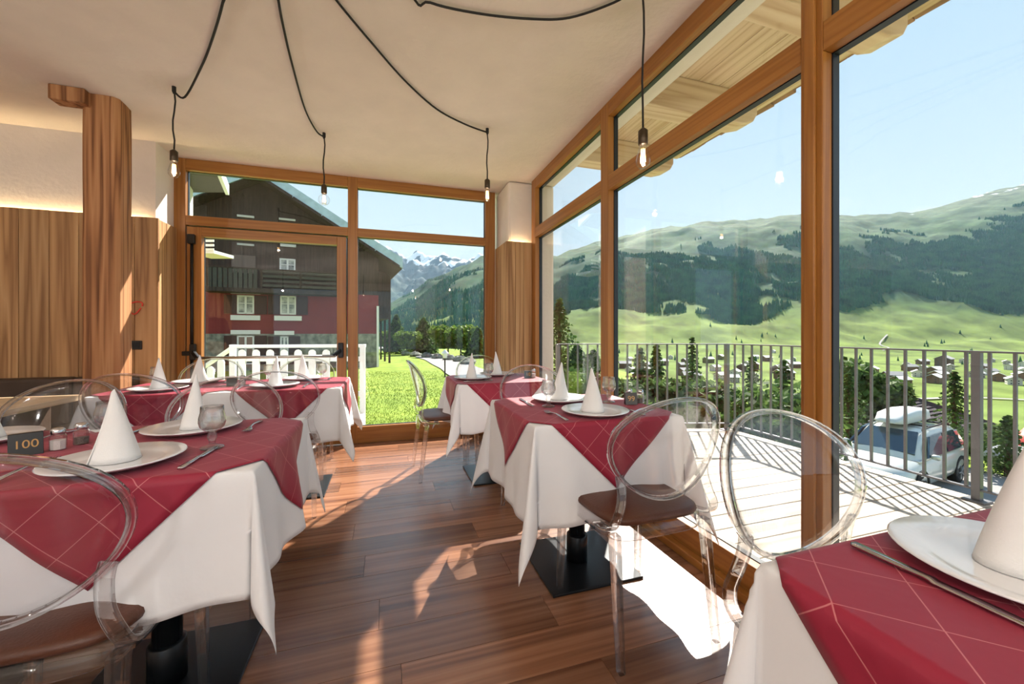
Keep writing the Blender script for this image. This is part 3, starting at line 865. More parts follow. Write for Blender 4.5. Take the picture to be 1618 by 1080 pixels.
gl_prof = [(.030, 0), (.0315, .003), (.028, .006), (.012, .010), (.008, .016), (.010, .026), (.014, .034), (.011, .044), (.012, .050), (.022, .056), (.031, .066), (.035, .080), (.034, .094), (.030, .110), (.0295, .128),
           (.0282, .128), (.0287, .110), (.0326, .094), (.0335, .080), (.0295, .068), (.020, .060), (.0, .057)]
gl_me = MB().lathe(gl_prof, 28).mesh('wine_glass', True); gl_me.materials.append(M['glass'])
def glass(x, y, label):
    o = bpy.data.objects.new('wine_glass', gl_me); COL.objects.link(o); o.location = (x, y, CT - .0005); tag(o, label, 'glass', 'small stemmed glasses'); return o
def knife_mesh():
    m = MB()
    hp = [(-.105, .006), (-.10, .0085), (-.05, .0075), (-.012, .0055), (-.005, .0075), (.0, .0085), (.06, .0095), (.095, .009), (.108, .005), (.112, .001)]
    for y, w in hp:
        z = .0045 if y < -.002 else .002
        m.v += [(-w, y, .0005), (w, y, .0005), (w * .8, y, .0005 + z), (-w * .8, y, .0005 + z)]
    n = len(hp)
    for i in range(n - 1):
        for q in range(4): m.f.append((i * 4 + q, i * 4 + (q + 1) % 4, (i + 1) * 4 + (q + 1) % 4, (i + 1) * 4 + q))
    m.f += [(3, 2, 1, 0), ((n - 1) * 4, (n - 1) * 4 + 1, (n - 1) * 4 + 2, (n - 1) * 4 + 3)]
    return m
def fork_mesh():
    m = MB()
    hp = [(-.10, .0065, .002), (-.095, .0085, .003), (-.05, .006, .006), (0, .0036, .010), (.035, .004, .007), (.05, .011, .003), (.062, .0125, .002)]
    for y, w, z in hp: m.v += [(-w, y, z - .001), (w, y, z - .001), (w, y, z + .0012), (-w, y, z + .0012)]
    n = len(hp)
    for i in range(n - 1):
        for q in range(4): m.f.append((i * 4 + q, i * 4 + (q + 1) % 4, (i + 1) * 4 + (q + 1) % 4, (i + 1) * 4 + q))
    m.f += [(3, 2, 1, 0), ((n - 1) * 4, (n - 1) * 4 + 1, (n - 1) * 4 + 2, (n - 1) * 4 + 3)]
    for k in range(4):
        x = -.0105 + k * .007
        m.sweep([(x, .061, .002), (x, .08, .002), (x * .96, .098, .007)], [(-.0017, -.001), (.0017, -.001), (.0017, .001), (-.0017, .001)], scales=[1, 1, .6])
    return m
kn_me = knife_mesh().mesh('knife', True); kn_me.materials.append(M['steel'])
fk_me = fork_mesh().mesh('fork', True); fk_me.materials.append(M['steel'])
def cut(kind, x, y, rz, label):
    o = bpy.data.objects.new(kind, kn_me if kind == 'knife' else fk_me); COL.objects.link(o)
    o.location = (x, y, CT + .0002); o.rotation_euler = (0, 0, math.radians(rz)); tag(o, label, kind, 'table ' + kind + 's'); return o

def setting(px, py, face, where, kn=True, fk=True, rz=0, ks=.185, fs=.185, s=1.0):
    """face: 0 sitter looks +y, 180 towards the camera, -90 sitter looks +x"""
    a = math.radians(face); c, s_ = math.cos(a), math.sin(a)
    plate(px, py, 'white plate under a napkin cone ' + where)
    napkin(px + .01 * s_, py + .005, rz, 'white napkin folded into a cone ' + where, s)
    if kn: cut('knife', px + c * ks, py + s_ * ks, face + random.uniform(-4, 4), 'steel knife beside the plate ' + where)
    if fk: cut('fork', px - c * fs, py - s_ * fs, face + random.uniform(-4, 4), 'steel fork beside the plate ' + where)
setting(-.685, 1.325, 0, 'in the left foreground', rz=200)
setting(-.66, 1.70, 180, 'on the far side of the left table', rz=120)
setting(-1.25, 1.72, 180, 'cut by the left picture edge', rz=60)
setting(.865, 1.535, 0, 'on the near side of the table with sign 99', rz=160)
setting(.855, 1.88, 180, 'on the far side of the table with sign 99', rz=20)
setting(.63, 2.98, -90, 'facing the side-on chair', rz=90, ks=.16, fs=.16)
setting(.88, 3.19, 180, 'nearest the corner pillar', rz=220, ks=.17, fs=.17)
setting(-.70, 2.95, 0, 'on the near side of the door table, aisle end', rz=80)
setting(-1.33, 2.96, 0, 'on the near side of the door table, wall end', rz=150)
setting(-1.27, 3.33, 180, 'on the far side of the door table, wall end', rz=10)
setting(-.60, 3.33, 180, 'on the far side of the door table, aisle end', rz=250)
setting(.875, .318, 180, 'in the right foreground', kn=False, fk=False, rz=-60, s=1.05)
cut('knife', .727, .345, 179, 'steel knife beside the plate in the right foreground')
glass(-.505, 1.42, 'stemmed glass beside the knife on the left table')
glass(-.86, 1.62, 'stemmed glass half hidden behind the napkin in the left foreground')
glass(.735, 1.745, 'stemmed glass on the table with sign 99, nearer the aisle')
glass(1.075, 1.765, 'stemmed glass on the table with sign 99, nearer the glazing')
glass(.725, 2.86, 'stemmed glass between the two napkins on the pillar table')
glass(-.80, 3.22, 'stemmed glass in the middle of the door table')
glass(-.46, 3.24, 'stemmed glass at the aisle end of the door table')
glass(-1.46, 3.22, 'stemmed glass at the wall end of the door table')

# ------------------------------------------------------------------ number stands and shakers
def number_stand(x, y, rz, text, label, s=1.0):
    o = empty('number_stand', (x, y, CT), math.radians(rz)); tag(o, label, 'sign', 'black table number stands')
    w, h = .029 * s, .056 * s
    MB().prism([(-w, -.018, 0), (-w, .018, 0), (-w, .010, h), (-w, -.004, h)], (2 * w, 0, 0)).build('block', M['sign'], o, bevel=.0015)
    if text:
        c = bpy.data.curves.new('numerals', 'FONT'); c.body = text; c.align_x = 'CENTER'; c.align_y = 'CENTER'
        c.size = .029 * s if len(text) == 3 else .036 * s; c.extrude = .0004; c.materials.append(M['gold'])
        to = bpy.data.objects.new('numerals', c); COL.objects.link(to); to.parent = o
        me_ = bpy.data.meshes.new_from_object(to); bpy.data.objects.remove(to); me_.materials.clear()
        to = link('numerals', me_, M['gold'], o)
        ang = math.atan2(.014, h)
        to.location = (0, -.011 - .0008, h * .5); to.rotation_euler = (math.radians(90) - ang, 0, 0)
    return o
def shaker(x, y, fill, label):
    o = empty('shaker', (x, y, CT)); tag(o, label, 'shaker', 'salt and pepper shakers')
    k = 8
    MB().lathe([(.017, 0), (.019, .003), (.019, .04), (.015, .046), (.014, .05)], k).build('jar', M['glass'], o)
    MB().lathe([(.016, .003), (.0165, .030 if fill == 'salt' else .022)], k).build('contents', M[fill], o)
    MB().lathe([(.0155, .048), (.0162, .05), (.0162, .060), (.012, .066), (0, .067)], 14).build('cap', M['steel'], o, True)
    return o
number_stand(-.985, 1.50, 35, '100', 'black table number stand reading 100 in gold', 1.12)
shaker(-.935, 1.535, 'salt', 'salt shaker standing next to the sign 100')
shaker(-.915, 1.595, 'pepper', 'pepper shaker standing next to the sign 100')
number_stand(1.145, 1.68, -18, '99', 'black block with gold 99 standing beside the terrace glazing')
shaker(1.175, 1.735, 'salt', 'salt shaker just behind the sign 99')
shaker(1.215, 1.70, 'pepper', 'pepper shaker at the right of the sign 99')
number_stand(1.06, 2.93, -10, '10', 'small black number stand on the pillar table')
shaker(1.115, 2.95, 'salt', 'salt shaker on the pillar table')
number_stand(-.985, 3.08, 20, '', 'dark number stand in the middle of the door table')
shaker(-.925, 3.09, 'salt', 'salt shaker in the middle of the door table')
# ================================================================== OUTSIDE
def ss(a, b, x):
    t = np.clip((np.asarray(x, float) - a) / (b - a), 0, 1); return t * t * (3 - 2 * t)
def G(x, y):
    """height of the ground around the house"""
    x = np.asarray(x, float); y = np.asarray(y, float)
    u = x - .2 * np.maximum(y - 4, 0)
    lawn = -.38 - .66 * ss(5, 26, y) - .35 * ss(26, 60, y) - 5 * ss(64, 110, y)
    t = ss(3.9, 8.5, u)
    z = lawn * (1 - t) + (-3.34) * t
    return z - 4.5 * ss(18, 34, u) - 16 * ss(30, 90, u) + .03 * np.sin(x * 1.3 + y * .7) * ss(5, 9, y)
def gz(x, y): return float(G(x, y))

grass = mat('grass', srgb(106, 130, 40), .9, col2=srgb(136, 156, 56), vscale=1.2, bump=.6, bscale=40, spec=.2)
xs, ys = np.concatenate([np.linspace(-40, -6, 24), np.linspace(-5, 24, 59), np.linspace(26, 90, 40)]), np.concatenate([np.linspace(-30, 3, 34), np.linspace(3.5, 30, 66), np.linspace(31, 115, 56)])
XX, YY = np.meshgrid(xs, ys); ZZ = G(XX, YY)
inside = (XX < 1.75) & (YY < 4.6)
ZZ = np.where(inside, -.6, ZZ)
m = MB(); m.v = [tuple(p) for p in np.stack([XX, YY, ZZ], -1).reshape(-1, 3)]
nx = len(xs)
m.f = [(j * nx + i, j * nx + i + 1, (j + 1) * nx + i + 1, (j + 1) * nx + i) for j in range(len(ys) - 1) for i in range(nx - 1)]
lw = m.build('ground_lawn', grass, None, True); tag(lw, 'bright green lawn sloping away outside the far window', kind='structure')

# grass blades on the near lawn
m = MB(); blade = mat('grass_blade', srgb(112, 140, 42), .8, col2=srgb(146, 164, 66), vscale=2.0, spec=.2)
for k in range(16000):
    d = 6.3 + 16 * random.random() ** 1.8; px = random.uniform(566, 800)
    p = at(px, 600, d); z = gz(p.x, p.y); h = random.uniform(.015, .045); a = random.uniform(0, 6.28); w = .004 + .0006 * d
    c, s_ = math.cos(a) * w, math.sin(a) * w; lx, ly = random.uniform(-.03, .03), random.uniform(-.03, .03)
    n = len(m.v); m.v += [(p.x - c, p.y - s_, z - .005), (p.x + c, p.y + s_, z - .005), (p.x + lx, p.y + ly, z + h)]; m.f.append((n, n + 1, n + 2))
me = bpy.data.meshes.new('grass_blades'); me.from_pydata(m.v, [], m.f)
gb = link('grass_blades', me, blade); tag(gb, 'short sunlit grass blades on the lawn', kind='stuff')

def strip(name, pts_l, pts_r, material, lift, label, n=10):
    m = MB(); k = len(pts_l)
    for a, b_ in zip(pts_l, pts_r):
        for i in range(n + 1):
            t = i / n; x, y = a.x + (b_.x - a.x) * t, a.y + (b_.y - a.y) * t
            m.v.append((x, y, gz(x, y) + lift))
    for j in range(k - 1):
        for i in range(n): m.f.append((j * (n + 1) + i, j * (n + 1) + i + 1, (j + 1) * (n + 1) + i + 1, (j + 1) * (n + 1) + i))
    o = m.build(name, material, None, True); tag(o, label, kind='structure'); return o
asphalt = mat('asphalt', srgb(140, 138, 137), .9, var=.06, vscale=3, bump=.3, bscale=60)
gravel = mat('gravel', srgb(150, 140, 120), .95, col2=srgb(196, 188, 170), vscale=30, bump=.8, bscale=40)
def gp(px, py):
    """ground point seen at a pixel"""
    d = 3.0
    for _ in range(400):
        p = at(px, py, d)
        if p.z <= gz(p.x, p.y): break
        d *= 1.012
    return p
upper = [gp(*q) for q in ((594, 548), (620, 549), (650, 552), (680, 558), (712, 567), (745, 577), (790, 590), (840, 604))]
lower = [gp(*q) for q in ((594, 552), (615, 554), (640, 559), (665, 567), (690, 580), (706, 592), (735, 612), (790, 640))]
strip('road_lane', smooth_path(upper, 4), smooth_path(lower, 4), asphalt, .05, 'pale lane curving past the lawn')
strip('path_gravel', [Vector((-.3, 4.5, 0)), Vector((.4, 4.5, 0)), Vector((1.7, 4.5, 0)), Vector((2.6, 4.6, 0))], [Vector((-.3, 6.35, 0)), Vector((.5, 6.3, 0)), Vector((1.3, 5.6, 0)), Vector((2.6, 5.2, 0))], gravel, .02, 'strip of gravel between glazing and lawn')
# paved yard for the car
m = MB()
q = [at(1200, 600, 19), at(1250, 600, 17.4), at(1320, 600, 16.2), at(1600, 600, 12.2), at(1850, 600, 10)]
r_ = [at(1120, 600, 10), at(1180, 600, 8.5), at(1320, 600, 7), at(1700, 600, 5.5), at(2000, 600, 4)]
m.v = [(p.x, p.y, -3.30) for p in q + r_]; m.f = [(i, i + 1, 6 + i, 5 + i) for i in range(4)]
yd = m.build('road_yard', asphalt); tag(yd, 'grey paved yard below the terrace where the car stands', kind='structure')

# ---- white picket fence and landing outside the door
ld = MB().box(-3.4, -.30, YO, 6.15, -.4, -.06).build('ground_landing', mat('concrete', srgb(200, 198, 192), .9, var=.05, bump=.2)); tag(ld, 'concrete landing outside the emergency door', kind='structure')
fe = empty('picket_fence', (0, 0, 0)); tag(fe, 'white picket fence with round-topped pickets outside the door', 'fence')
fr_, frr = Vector((CS, -SN, 0)), Vector((SN, CS, 0))
p0, p1 = at(368, 547, 5.82), at(573, 546, 5.82)
def fbar(nm, a, b_, w, h): MB().bar(a, b_, w, h).build(nm, M['white_fence'], fe, bevel=.004)
fbar('handrail', p0, p1 + fr_ * .04, .07, .045)
for z in (.73, .22): fbar('rail', Vector((p0.x, p0.y, z)), Vector((p1.x, p1.y, z)), .035, .07)
for p in (p0, p1): fbar('fence_post', Vector((p.x, p.y, -.45)), Vector((p.x, p.y, .94)), .075, .075)
def picket(c, zb, zt):
    o = []
    for k in range(7):
        a = math.pi * k / 6; o.append(c + fr_ * (.05 * math.cos(a)) + Vector((0, 0, zt - .05 + .05 * math.sin(a))))
    o += [c - fr_ * .05 + Vector((0, 0, zb)), c + fr_ * .05 + Vector((0, 0, zb))]
    MB().prism(o, frr * .022).build('picket', M['white_fence'], fe)
L = (p1 - p0).length; npk = 9
for i in range(npk):
    c = p0.lerp(p1, (i + .75) / (npk + .3)); c = Vector((c.x, c.y, 0)) - frr * .04
    picket(c, .02, .87)
s0, s1 = Vector((p0.x, p0.y, .9)), at(316, 584, 6.2)
fbar('stair_rail', s0, s1, .06, .04)
fbar('stair_rail', s0 - Vector((0, 0, .5)), s1 - Vector((0, 0, .5)), .05, .04)
fbar('fence_post', Vector((s1.x, s1.y, -.4)), s1, .07, .07)
for t in (.3, .62):
    c = s0.lerp(s1, t); picket(Vector((c.x, c.y, 0)) - frr * .04, c.z - .8, c.z - .07)

# ---- big chalet
dark_wood = mat('dark_siding', srgb(42, 35, 33), .85, col2=srgb(64, 54, 49), vscale=2.5, stretch=(5, 5, .25), bump=.5, bscale=6)
redwall = mat('red_render', srgb(122, 46, 48), .9, var=.1, vscale=.8)
stone = mat('rubble_stone', srgb(92, 96, 88), .95, col2=srgb(150, 152, 140), vscale=3.2, bump=.9, bscale=5)
roofm = mat('slate_roof', srgb(168, 194, 208), .7, var=.12, vscale=3)
whitef = mat('white_window_frame', srgb(226, 228, 226), .6)
curtain = mat('window_curtain', srgb(196, 200, 196), .7, col2=srgb(90, 100, 104), vscale=3)
dglass = mat('window_dark_glass', srgb(60, 74, 80), .15, spec=.8)
shutter = mat('dark_shutter', srgb(58, 38, 36), .8)
balc = mat('balcony_boards', srgb(62, 66, 62), .8, var=.15, rnd=.15)
C = at(598, 579, 25.8); ANG = math.atan2(.115, .9934)
ch = empty('chalet', (C.x, C.y, 0), ANG); tag(ch, 'large dark timber chalet with red rendered floor and grey roof', 'building')
ux, uy = Vector((math.cos(ANG), math.sin(ANG), 0)), Vector((-math.sin(ANG), math.cos(ANG), 0))
def fac(px, py, off=0.0):
    """pixel to (x,z) on the chalet front, off metres in front of it"""
    d = at(px, py, 1.0) - Vector((0, 0, CAM_H)); o = Vector((0, 0, CAM_H)) - (C - uy * off); o.z = 0
    t = -o.dot(uy) / d.dot(uy); p = Vector((0, 0, CAM_H)) + d * t
    return ((p - C).dot(ux), p.z)
RX, RZt, SL = -6.6, 10.0, .595
def roof_z(x): return RZt - SL * abs(x - RX)
MB().box(-13.2, 0, 0, 14, -1.8, 1.1).build('stone_base', stone, ch)
MB().box(-13.2, 0, 0, 14, 1.1, 3.6).build('red_wall', redwall, ch)
MB().prism([(-13.2, .02, 3.6), (0, .02, 3.6), (0, .02, roof_z(0) - .1), (RX, .02, RZt - .1), (-13.2, .02, roof_z(-13.2) - .1)], (0, 14, 0)).build('timber_wall', dark_wood, ch)
MB().box(0, 1.15, 3, 13, 2.2, 5.6).build('side_loggia', dark_wood, ch)
for yy in (3.1, 6, 9, 12.8): MB().box(1.0, 1.14, yy - .07, yy + .07, -1.4, 2.2).build('loggia_post', dark_wood, ch)
for sgn, xe in ((1, 1.35), (-1, -14.5)):
    a, b_ = Vector((RX, -1.25, RZt)), Vector((xe, -1.25, roof_z(xe)))
    MB().prism([a, b_, b_ + Vector((0, 0, .62)), a + Vector((0, 0, .62))], (0, 16.5, 0)).build('roof_slope', roofm, ch)
    MB().prism([a - Vector((0, -.06, .07)), b_ - Vector((.06 * sgn, -.06, .07)), b_ - Vector((.06 * sgn, -.06, .01)), a - Vector((0, -.06, .01))], (0, 16.3, 0)).build('roof_boarding', dark_wood, ch)
for k in range(5):
    MB().bar((RX + .3 + k * 1.5, -1.27, roof_z(RX + .3 + k * 1.5) - .03), (RX + 1.75 + k * 1.5, -1.27, roof_z(RX + 1.75 + k * 1.5) - .03), .05, .16).build('verge_board', dark_wood, ch)
def window(px0, px1, py0, py1, sh=True, lint=True, glass_=curtain, name='window'):
    x0, z1 = fac(px0, py0); x1, z0 = fac(px1, py1)
    w = MB().box(x0, x1, -.06, 0, z0, z1).build(name, glass_, ch)
    f = .08; b = MB(); b.box(x0, x0 + f, -.1, -.05, z0, z1).box(x1 - f, x1, -.1, -.05, z0, z1).box(x0, x1, -.1, -.05, z0, z0 + f).box(x0, x1, -.1, -.05, z1 - f, z1)
    xm = (x0 + x1) / 2; b.box(xm - .05, xm + .05, -.1, -.05, z0, z1).box(x0, x1, -.1, -.05, z0 + (z1 - z0) * .55, z0 + (z1 - z0) * .55 + .04)
    b.build('window_frame', whitef, w)
    if lint:
        MB().box(x0 - .3, x1 + .3, -.12, 0, z1 + .08, z1 + .32).build('lintel', whitef, w)
        if z0 > .9: MB().box(x0 - .3, x1 + .3, -.16, 0, z0 - .36, z0 - .08).build('window_sill', whitef, w)
    if sh:
        for a, c in ((x0 - .62, x0 - .04), (x1 + .04, x1 + .62)): MB().box(a, c, -.1, 0, z0, z1).build('shutter', shutter, w)
window(375, 402, 466, 496); window(443, 468, 467, 497)
window(375, 402, 530, 575, glass_=dglass); window(443, 456, 531, 575, sh=True)
window(442, 467, 408, 432, sh=False, lint=False)
window(375, 402, 384, 389, sh=False, lint=False, glass_=dglass); window(443, 468, 385, 391, sh=False, lint=False, glass_=dglass)
window(375, 402, 340, 344, sh=False, lint=False, glass_=dglass); window(441, 467, 345, 349, sh=False, lint=False, glass_=dglass)
x0, z1 = fac(366, 402); x1, z0 = fac(404, 432)
MB().box(x0, x1, -.08, 0, z0, z1).build('balcony_door', mat('brown_door', srgb(98, 86, 80), .7), ch)
# balcony
x0, zb = fac(320, 455, 1.2); x1, _ = fac(533, 460, 1.2); zb = 3.62
MB().box(x0, x1, -1.25, 0, zb - .22, zb).build('balcony_slab', dark_wood, ch)
xs_ = fac(413, 440, 1.2)[0]; x = x0
while x < xs_ - .2:
    MB().box(x, x + .17, -1.25, -1.2, zb, zb + 1.05).build('balcony_plank', balc, ch); x += .23
for k in range(4): MB().box(xs_, x1, -1.25, -1.2, zb + .12 + k * .26, zb + .26 + k * .26).build('balcony_rail', balc, ch)
MB().box(x0, x1, -1.28, -1.17, zb + 1.05, zb + 1.13).build('balcony_handrail', dark_wood, ch)
for xx in (xs_, x1, (xs_ + x1) / 2): MB().box(xx - .06, xx + .06, -1.26, -1.14, zb - .1, zb + 1.1).build('balcony_post', dark_wood, ch)
MB().box(-.12, 0.02, -.1, 0, -1.2, 2.9).build('downpipe', whitef, ch)
ant = MB(); ax, az = fac(437, 305)
ant.bar((ax, 3, az - 2), (ax, 3, az + .8), .05, .05).bar((ax - .5, 3, az + .5), (ax + .5, 3, az + .6), .04, .04).bar((ax - .35, 3, az + .1), (ax + .35, 3, az + .2), .04, .04)
ant.build('aerial', whitef, ch)

# ---- neighbouring eave at the far left
nb = empty('neighbour_house', (0, 0, 0)); tag(nb, 'corner of a white house with grey boarded eave and balcony', 'building')
A, B = at(359, 304, 13.6), at(348, 275, 12.15); dv = (B - A); dv.z = 0; dv.normalize()
B = A + dv * 4; Lf = -fr_
grey = mat('grey_soffit', srgb(84, 80, 80), .8, var=.08, vscale=3, stretch=(1, 6, 1))
MB().prism([A, B, B + Lf * 6, A + Lf * 6], (0, 0, .12)).build('eave', grey, nb)
MB().bar(A + Vector((0, 0, .1)) - dv * .05, B + Vector((0, 0, .1)), .1, .34).build('fascia', whitef, nb)
wp = at(305, 400, 13.4)
brick = mat('brick_edge', srgb(190, 150, 128), .9, var=.15, vscale=8)
MB().prism([wp, wp + Lf * 3, wp + Lf * 3 + dv * 5, wp + dv * 5], (0, 0, 3.3)).build('upper_wall', M['white_paint'], nb)
MB().prism([Vector((wp.x, wp.y, -.6)), Vector((wp.x, wp.y, -.6)) + Lf * 3, Vector((wp.x, wp.y, -.6)) + Lf * 3 + dv * 5, Vector((wp.x, wp.y, -.6)) + dv * 5], (0, 0, wp.z + .6)).build('lower_wall', brick, nb)
q0, q1 = at(300, 385, 12.6), at(338, 400, 12.6)
for k in range(4):
    a = Vector((q0.x, q0.y, q1.z + .12 + k * .14)); b_ = Vector((q1.x, q1.y, q1.z + .12 + k * .14))
    MB().bar(a, b_, .03, .07).build('balcony_rail', whitef, nb)
MB().prism([Vector((q0.x, q0.y, q1.z)), Vector((q1.x, q1.y, q1.z)), Vector((q1.x, q1.y, q1.z)) + frr * .9, Vector((q0.x, q0.y, q1.z)) + frr * .9], (0, 0, .1)).build('balcony_slab', whitef, nb)

# ------------------------------------------------------------------ vegetation
def leafmat(name, c1, c2):
    m_, t, out = nodes(name)
    p = t.nodes.new('ShaderNodeBsdfPrincipled'); p.inputs['Roughness'].default_value = .7; p.inputs['Specular IOR Level'].default_value = .25
    g = t.nodes.new('ShaderNodeNewGeometry'); n = t.nodes.new('ShaderNodeTexNoise'); n.inputs['Scale'].default_value = 2.5; n.inputs['Detail'].default_value = 3
    t.links.new(g.outputs['Position'], n.inputs['Vector'])
    r = t.nodes.new('ShaderNodeValToRGB'); r.color_ramp.elements[0].position = .35; r.color_ramp.elements[1].position = .65
    r.color_ramp.elements[0].color = c1; r.color_ramp.elements[1].color = c2
    t.links.new(n.outputs['Fac'], r.inputs[0]); t.links.new(r.outputs[0], p.inputs['Base Color'])
    tl = t.nodes.new('ShaderNodeBsdfTranslucent'); t.links.new(r.outputs[0], tl.inputs[0])
    ms = t.nodes.new('ShaderNodeMixShader'); ms.inputs[0].default_value = .35
    t.links.new(p.outputs[0], ms.inputs[1]); t.links.new(tl.outputs[0], ms.inputs[2]); t.links.new(ms.outputs[0], out.inputs[0])
    return m_
L1 = leafmat('spruce_needles', srgb(46, 74, 38), srgb(96, 126, 60))
L2 = leafmat('hedge_leaves', srgb(48, 74, 40), srgb(104, 130, 70))
L3 = leafmat('bright_leaves', srgb(74, 104, 44), srgb(128, 150, 66))
bark = mat('bark', srgb(80, 62, 48), .9, var=.2, vscale=6)
def leaves(pts, nrm, size):
    """two crossed triangles per point"""
    n = len(pts); s = size if np.ndim(size) else np.full(n, size)
    a = rng.normal(size=(n, 3)); a /= np.linalg.norm(a, axis=1)[:, None]
    b = np.cross(a, nrm + rng.normal(size=(n, 3)) * .6); b /= np.linalg.norm(b, axis=1)[:, None] + 1e-9
    v = np.stack([pts - a * s[:, None], pts + b * s[:, None] * .8, pts + a * s[:, None], pts - b * s[:, None] * .8], 1).reshape(-1, 3)
    f = np.arange(n * 4).reshape(n, 4)
    return v, f
def foliage(name, v, f, material, parent):
    me = bpy.data.meshes.new(name); me.from_pydata([tuple(p) for p in v], [], [tuple(q) for q in f]); o = link(name, me, material, parent); return o
def spruce(loc, h, r, label, group, n=1500, material=None, name='spruce_tree'):
    t = empty(name, loc); tag(t, label, 'tree', group)
    MB().lathe([(r * .07 + .03, 0), (.02, h * .95)], 7).build('trunk', bark, t, True)
    P, Nn, S = [], [], []
    nb_ = max(12, int(n / 22)); per = int(n / nb_)
    for k in range(nb_):
        f_ = .06 + .93 * (k / nb_) ** .9; z = h * f_; R = r * (1 - f_) ** .85 * random.uniform(.75, 1.1) + .04
        a = k * 2.399 + random.uniform(-.3, .3)
        for j in range(per):
            s_ = (j + random.random()) / per; w = R * .16 * (1.1 - s_)
            P.append((R * s_ * math.cos(a) + random.gauss(0, w), R * s_ * math.sin(a) + random.gauss(0, w), z - R * .28 * s_ ** 1.4 + random.gauss(0, .03 * R)))
            Nn.append((0, 0, 1)); S.append((.04 + .05 * r * (.35 if r < 1.5 else 1.25)) * random.uniform(.6, 1.2))
    v, f = leaves(np.array(P), np.array(Nn), np.array(S))
    foliage('foliage', v, f, material or L1, t)
    return t
def bush(loc, rx, rz, label, group, n=1500, material=None, name='bush', cat='bush', trunk=0.0):
    t = empty(name, loc); tag(t, label, cat, group)
    MB().lathe([(.05 + .03 * rz, -.1), (.02, rz * 1.2 + trunk)], 6).build('stem' if not trunk else 'trunk', bark, t, True)
    c = []
    for k in range(9):
        a = k * 2.4; q = .55 * rx * math.sqrt(k / 9); c.append((q * math.cos(a), q * math.sin(a), trunk + rz * (.5 + .75 * random.random()), rx * random.uniform(.38, .6)))
    P = []; Nn = []
    for k in range(n):
        x, y, z, R = c[k % 9]; d = rng.normal(size=3); d /= np.linalg.norm(d); q = R * random.uniform(.55, 1.05)
        P.append((x + d[0] * q, y + d[1] * q, max(z + d[2] * q * rz / rx * .8, .02))); Nn.append(d)
    v, f = leaves(np.array(P), np.array(Nn), rng.uniform(.6, 1.2, n) * (.035 + (.055 if rx < 1.5 else .085) * rx))
    foliage('foliage', v, f, material or L2, t)
    return t
def ground_at(px, d):
    p = at(px, HY, d); return Vector((p.x, p.y, gz(p.x, p.y) - .03))
def top_h(px, py, d):
    p = ground_at(px, d); return CAM_H - (py - HY) / F_PX * d - p.z
# trees past the lane
for (px, py, d, w, kind, lab) in ((626, 497, 48, 2.3, 's', 'tall spruce right beside the chalet roof'), (645, 520, 44, 1.7, 'b', 'young leafy tree between chalet and the dark spruce'),
                                  (669, 502, 46, 2.6, 's', 'dark pointed spruce beyond the lane bend'), (708, 510, 40, 2.3, 'b', 'leafy tree behind the lantern, left of its twin'),
                                  (728, 506, 39, 2.2, 'b', 'leafy tree behind the lantern, its crown joining the twin'), (755, 518, 36, 1.9, 's', 'spruce cut off by the window jamb at the pillar'), (610, 520, 52, 1.6, 'b', 'small tree under the chalet loggia')):
    h = top_h(px, py, d)
    if kind == 's': spruce(ground_at(px, d), h, w, lab, 'trees beyond the lane', 3600)
    else: bush(ground_at(px, d), w, h * .45, lab, 'trees beyond the lane', 3800, L3, 'leafy_tree', 'tree', h * .18)
# trees and hedge below the terrace
for k, (px, py, d, w, lab) in enumerate(((884, 470, 13, 1.1, 'tall conifer just beside the white outer wall'), (912, 545, 12, 1.0, 'conifer in the first terrace window, behind the railing'), (938, 552, 13, .9, 'slender conifer touching the first wooden mullion'),
                              (1011, 548, 12, .95, 'bluish young spruce behind the railing, left of its brighter neighbour'), (1037, 543, 11.5, .9, 'bright young spruce behind the railing above sign 99'), (1094, 530, 14, .8, 'thin spruce rising above the railing'),
                              (1238, 566, 11, 1.0, 'rounded dark spruce beside the thick wooden post'), (1340, 588, 15.5, 1.3, 'spruce standing left behind the parked car'), (1508, 585, 13.6, 1.05, 'spruce standing right behind the parked car'),
                              (1592, 655, 12.2, .8, 'small spruce at the right picture edge'), (1188, 560, 13, .8, 'young spruce in the hedge before the village'))):
    spruce(ground_at(px, d), top_h(px, py, d), w, lab, 'spruces below the terrace', 2200)
for k, (px, py, d, w, lab) in enumerate(((905, 585, 9.5, 1.0, 'first'), (960, 600, 9.0, 1.0, 'second'), (1005, 598, 8.8, .9, 'third'), (1055, 604, 8.6, .9, 'fourth'), (1110, 602, 8.8, 1.0, 'fifth'), (1160, 596, 9, 1.0, 'sixth'), (1212, 600, 9, 1.0, 'seventh'), (1258, 592, 9.5, 1.1, 'eighth'))):
    h = top_h(px, py, d)
    bush(ground_at(px, d), w, h * .62, lab + ' bush from the left in the hedge behind the railing', 'hedge bushes behind the railing', 2200)
bush(ground_at(1345, 18.5), 1.8, 2.0, 'broad dark bush behind the car bonnet', 'bushes by the yard', 3000)
bush(ground_at(1392, 18.2), 1.5, 1.7, 'dark bush hugging the car roof box', 'bushes by the yard', 2600)
bush(ground_at(1545, 15.5), 1.3, .8, 'low bush behind the car tail', 'bushes by the yard', 2200)
bush(ground_at(1580, 14.5), 1.2, .7, 'low bush beside the railing end post', 'bushes by the yard', 2200)

